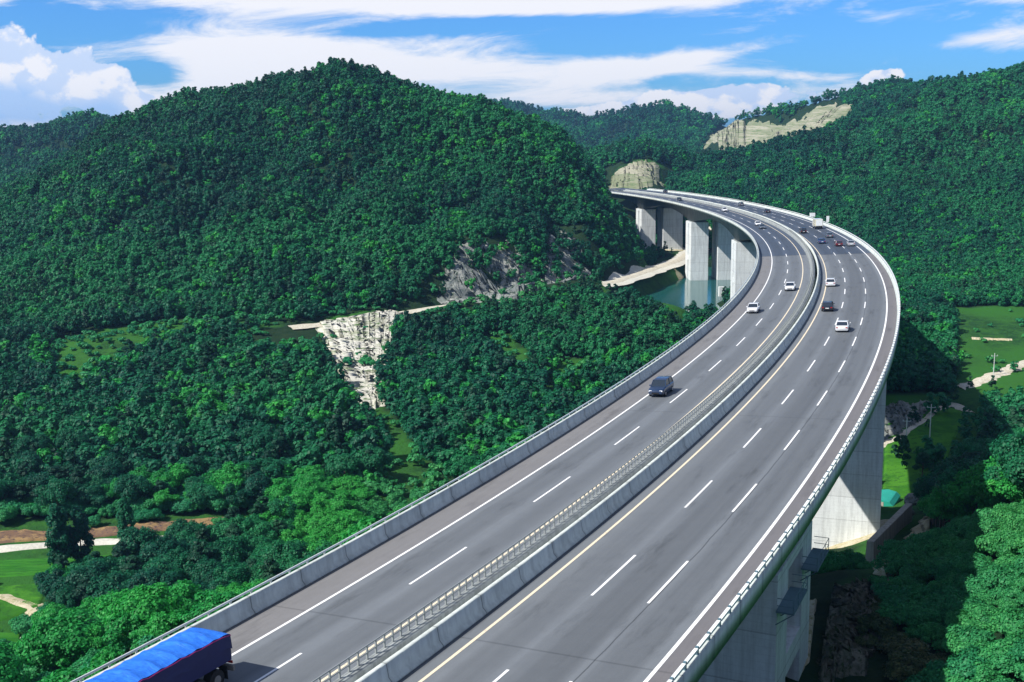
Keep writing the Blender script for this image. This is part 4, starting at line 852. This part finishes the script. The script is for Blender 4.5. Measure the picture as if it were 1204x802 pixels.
# big lorry under a blue tarpaulin
def m_tarp():
    m, t = new_mat('blue_tarpaulin'); P = t.n('ShaderNodeTexCoord').outputs['Object']; a_ = t.noise(P, 1.2, 6, .7, 1.0); x, y, z = t.sep(P)
    cre = t.noise(t.xyz(t.m('MULTIPLY', x, .8), t.m('MULTIPLY', y, 3.0), 0.0), 2.0, 6, .7, .8)
    c = t.mix(t.ss(cre, .35, .7), (.012, .12, .56), (.030, .20, .74)); c = t.mix(t.ss(a_, .60, .72, 0, .35), c, (.16, .22, .36))
    return finish(m, t, c, .48, cre, .5, .10, .35)
M['tarp'] = m_tarp(); M['tarp_side'] = simple('navy_side_sheet', (.006, .010, .085), .55, .3, 1.2)
M['strap'] = simple('magenta_rope', (.30, .02, .16), .6, .2, 2); M['dust'] = simple('dusty_steel', (.20, .19, .18), .8, .4, 1.5)
e = empty('tarpaulin_lorry'); Lc, Wc, zt = 9.6, 1.22, 2.62
ny, nx = 90, 24; yy = np.linspace(-Lc/2, Lc/2, ny); tt = np.linspace(-1, 1, nx); Yg, Tg = np.meshgrid(yy, tt, indexing='ij')
ridge = .16*(1-Tg**2) + .10*np.abs(np.cos(Yg*math.pi/1.2))**5*(1-.4*Tg**2) + +0.020*fbm(Yg*1.3, Tg*2.2, 5)*1.0 + .022*np.abs(fbm(Yg*1.1+Tg*2, Tg*1.5-Yg*.8, 4)); endf = np.clip((Lc/2-np.abs(Yg))/.5, 0, 1); ridge = ridge*endf - .10*(1-endf)**2
Vt = np.stack([Tg*Wc, Yg, zt + ridge], -1)
o_ = link('tarpaulin', mesh_np('tarpaulin', Vt.reshape(-1, 3), grid_faces(ny, nx), True), M['tarp'], e); o_.data.flip_normals()
for sx in (-1, 1):
    k = np.linspace(0, 1, 10); Yq, Kq = np.meshgrid(yy, k, indexing='ij'); edge = Vt[:, 0 if sx < 0 else -1, 2][:, None]
    Vs = np.stack([sx*(Wc + .03*np.sin(Yq*2.4)*Kq + .03*Kq + .025*fbm(Yq*1.5, Kq*3, 3)*Kq), Yq, edge - Kq*(.80 + .06*np.sin(Yq*1.9))], -1)
    link('side_sheet', mesh_np('side_sheet', Vs.reshape(-1, 3), grid_faces(ny, 10), True), M['tarp_side'], e)
    MB().tube([(sx*(Wc+.03), y, float(z)-.05-.03*(i % 2)) for i, (y, z) in enumerate(zip(yy[::4], Vt[::4, 0, 2]))], .028, 6).build('rope', M['strap'], e)
MB().box(-Wc+.02, Wc-.02, -Lc/2+.05, Lc/2-.05, 1.15, zt-.12).build('cargo_bed', M['tarp_side'], e)
MB().box(-Wc+.05, Wc-.05, -Lc/2-.01, -Lc/2+.04, 1.3, 2.4).build('tailgate', M['dust'], e)
MB().box(-.5, .5, -Lc/2, Lc/2+2.4, .75, 1.15).build('chassis', M['dust'], e); MB().box(-Wc, Wc, -Lc/2-.12, -Lc/2+.02, .5, .8).build('bumper', M['dust'], e)
MB().box(-Wc, -Wc+.08, -Lc/2+3.2, Lc/2-1.4, .55, 1.1).build('side_guard', M['dust'], e); MB().box(Wc-.08, Wc, -Lc/2+3.2, Lc/2-1.4, .55, 1.1).build('side_guard', M['dust'], e)
cb = MB().loft([[(-1.22, y, .6), (1.22, y, .6), (1.2, y, z), (-1.2, y, z)] for y, z in ((Lc/2+.3, 3.0), (Lc/2+1.9, 2.95), (Lc/2+2.35, 2.2), (Lc/2+2.45, 1.5))]).build('cab', PC['blue'], e)
MB().add([(-1.1, Lc/2+1.95, 2.88), (1.1, Lc/2+1.95, 2.88), (1.1, Lc/2+2.40, 2.18), (-1.1, Lc/2+2.40, 2.18)], [(0, 1, 2, 3)]).build('windscreen', M['glass'], e)
for sx in (-1, 1):
    MB().box(sx*.85-.22, sx*.85+.22, -Lc/2-.15, -Lc/2-.10, .85, 1.0).build('taillight', M['tail'], e); MB().box(sx*.95-.28, sx*.95+.28, -4.35, -4.32, .25, .95).build('mud_flap', M['tyre'], e)
    for y in (-3.6, -2.35, Lc/2+1.2):
        wh = MB().loft([[(sx*x, y+.52*k*math.cos(q), .52+.52*k*math.sin(q)) for q in np.linspace(0, 2*math.pi, 18, endpoint=False)] for x, k in ((.72, 1), (1.2, 1), (1.24, .9))]).build('wheel', M['tyre'], e, smooth=40)
        MB().loft([[(sx*x, y+.28*k*math.cos(q), .52+.28*k*math.sin(q)) for q in np.linspace(0, 2*math.pi, 12, endpoint=False)] for x, k in ((1.2, 1), (1.26, .8))]).build('rim', M['dust'], wh)
TRUCK_O = -13.9
ss_ = np.arange(5, 40, .1); p = road(ss_, np.full(len(ss_), TRUCK_O+1.2), 2.62); u, v, d = proj(p[:, 0], p[:, 1], p[:, 2]); s_rear = float(ss_[np.argmin(abs(u-271))])
put(e, s_rear-Lc/2, TRUCK_O, 1); tag(e, 'long lorry under a bright blue tarpaulin hugging the inner parapet', 'lorry')

# ------------------------------------------------------------------ small things
def board(x, y, w_, h_, z, label):
    s = deck_px(x, 262)[0]
    S_ = np.arange(150, 640, .5); p = road(S_, np.full(len(S_), 9.2), 1.5); u, v, d = proj(p[:, 0], p[:, 1], p[:, 2]); k = np.where(S_ > 260)[0]; s = S_[k[np.argmin(abs(u[k]-x))]]
    p = road(s, 9.25, 0); e = empty('road_sign', p, -heading(s)); MB().tube([(0, 0, .3), (0, 0, z+h_)], .08, 8).build('post', M['galv'], e)
    MB().box(-w_/2, w_/2, -.12, -.05, z, z+h_).build('sign_board', M['white'], e, bevel=.02); tag(e, label, 'road sign')
board(955, 253, 1.9, 1.3, 1.3, 'squat pale sign behind the outer parapet, over the cream lorry'); board(973, 255, .9, 1.9, 1.3, 'tall narrow white sign standing alone on the outer parapet')
x, y, _ = pw(848, 352, 455); z = float(H(x, y)); e = empty('equipment_cabinet', (x, y, z), .1); MB().box(-1.1, 1.1, -.6, .6, 3.0, 7.0).build('cabinet_box', M['white'], e, bevel=.05)
for sx in (-.8, .8): MB().box(sx-.12, sx+.12, -.12, .12, -.5, 3.0).build('leg', M['galv'], e)
tag(e, 'white cabinet on legs standing between the tall piers', 'cabinet')
def pole(px_, py_, h_, label):
    g = ground_px(px_, py_)
    if g is None: return
    e = empty('utility_pole', (g[0], g[1], float(H(*g))), random.uniform(-.4, .4)); MB().tube([(0, 0, -.5), (0, 0, h_)], [.16, .11], 8).build('pole', M['galv'], e, smooth=40)
    MB().box(-1.0, 1.0, -.05, .05, h_-.9, h_-.78).build('crossarm', M['galv'], e)
    for k in (-.9, 0, .9): MB().tube([(k, 0, h_-.78), (k, 0, h_-.5)], .05, 6).build('insulator', M['white'], e)
    tag(e, label, 'utility pole')
pole(1065, 524, 7, 'grey pole in the dark field nearest to the tall outer pier'); pole(1093, 517, 9, 'grey pole in the green field beside the dirt track'); pole(1168, 443, 7, 'short pole above the bend of the dirt track')
# teal sheeted shed and concrete walls beside the stream
g = ground_px(1040, 592); x, y = g; z = float(H(x, y)); e = empty('greenhouse', (x, y, z), -.5); M['teal'] = simple('teal_sheet', (.02, .32, .24), .5, .2, .8)
MB().loft([[(-2.4, yy_, -.5), (-2.4, yy_, .9), (-1.6, yy_, 1.6), (0, yy_, 1.9), (1.6, yy_, 1.6), (2.4, yy_, .9), (2.4, yy_, -.5)] for yy_ in np.linspace(-4, 4, 12)]).build('cover', M['teal'], e, smooth=30)
MB().box(-.5, .5, -4.05, -3.98, -.3, 1.5).build('door', M['wall_concrete'], e); tag(e, 'teal sheeted greenhouse beside the tall outer pier', 'greenhouse')
def wallseg(pa, pb, h_, th_, mat, label, name='retaining_wall'):
    a, b = ground_px(*pa), ground_px(*pb); L_ = float(np.hypot(*(b-a))); za, zb = float(H(*a)), float(H(*b)); e = MB(); an = math.atan2(b[1]-a[1], b[0]-a[0])
    e.loft([[(t*L_, -th_/2, za+(zb-za)*t-za-2), (t*L_, th_/2, za+(zb-za)*t-za-2), (t*L_, th_/2*.7, za+(zb-za)*t-za+h_), (t*L_, -th_/2*.7, za+(zb-za)*t-za+h_)] for t in np.linspace(0, 1, 6)])
    o = e.build(name, mat, None, bevel=0); o.location = (*map(float, a), za); o.rotation_euler = (0, 0, an); return tag(o, label, 'retaining wall')
wallseg((1022, 662), (1068, 614), 3.3, 1.4, M['wall_concrete'], 'long sloping concrete retaining wall beside the tall outer pier')
patch('bank', [(1022, 668), (1050, 650), (1080, 616), (1092, 606)], [(1024, 700), (1050, 690), (1072, 656), (1098, 622)], M['soil'], rag=.8, amp=.3)
rk = [(1076, 594, 2.2), (1088, 582, 1.7), (1090, 600, 1.4), (1070, 606, 1.0), (1098, 592, 1.2)]
RKL = ['biggest grey boulder at the end of the retaining wall', 'grey boulder just above the biggest one', 'grey boulder beside the biggest one on its shaded side', 'small boulder touching the end of the wall', 'small boulder furthest into the shade of the ravine']
for (a, b, r_), lb in zip(rk, RKL):
    g = ground_px(a, b); bm = bmesh.new(); bmesh.ops.create_icosphere(bm, subdivisions=3, radius=r_)
    sd = a*.37
    for v in bm.verts:
        q = v.co.normalized(); f = 1 + .28*float(vnoise(np.array(q.x*1.7+sd), np.array(q.y*1.7+q.z*1.3))) + .10*float(vnoise(np.array(q.x*5+sd), np.array(q.z*5+q.y*3))); v.co = v.co*f; v.co.z *= .75
    me = bpy.data.meshes.new('boulder'); bm.to_mesh(me); bm.free(); o = link('boulder', me, M['rock_grey']); o.location = (g[0], g[1], float(H(*g))+r_*.3); tag(o, lb, 'boulder')
# pads of pale soil round the pier feet
for i, s in enumerate(PIER_S[1:], 1):
    for co, hw in ((-12.2, 9), (1.9, 11)):
        c = road(s, co); h = heading(s); a = np.linspace(0, 2*math.pi, 40, endpoint=False); vs, fs = [], []
        for k, rr in enumerate((0.01, .35, .7, 1.0)):
            for q in a:
                r_ = rr*(hw+3.0*float(vnoise(np.array(math.cos(q)*1.3+i), np.array(math.sin(q)*1.3+co)))); x = c[0]+r_*math.cos(q); y = c[1]+r_*1.15*math.sin(q); vs.append((x, y, float(H(x, y))+(.35 if k < 3 else -.3) + (.03 if co > 0 else 0)))
        for k in range(3):
            for j in range(40): fs.append((k*40+j, k*40+(j+1) % 40, (k+1)*40+(j+1) % 40, (k+1)*40+j))
        tag(link('bare_ground', mesh_np('bare_ground', vs, fs, True), M['soil']), kind='structure')

# ------------------------------------------------------------------ haze
HZ = True
if HZ:
    hz = MB().box(-9100, 9100, -700, 14400, float(GZ.min())-1, max(float(GZ.max())+18, 140)).build('haze', None); tag(hz, kind='stuff')
    m, t = new_mat('haze'); v = t.n('ShaderNodeVolumePrincipled'); v.inputs['Color'].default_value = (.30, .60, 1, 1); v.inputs['Density'].default_value = .00011; v.inputs['Anisotropy'].default_value = .3
    o = t.n('ShaderNodeOutputMaterial'); m.node_tree.links.new(v.outputs[0], o.inputs['Volume']); hz.data.materials.append(m)
    print('haze top', GZ.max())
scene.cycles.volume_bounces = 0; scene.cycles.max_bounces = 6; scene.cycles.transparent_max_bounces = 4; scene.cycles.diffuse_bounces = 3
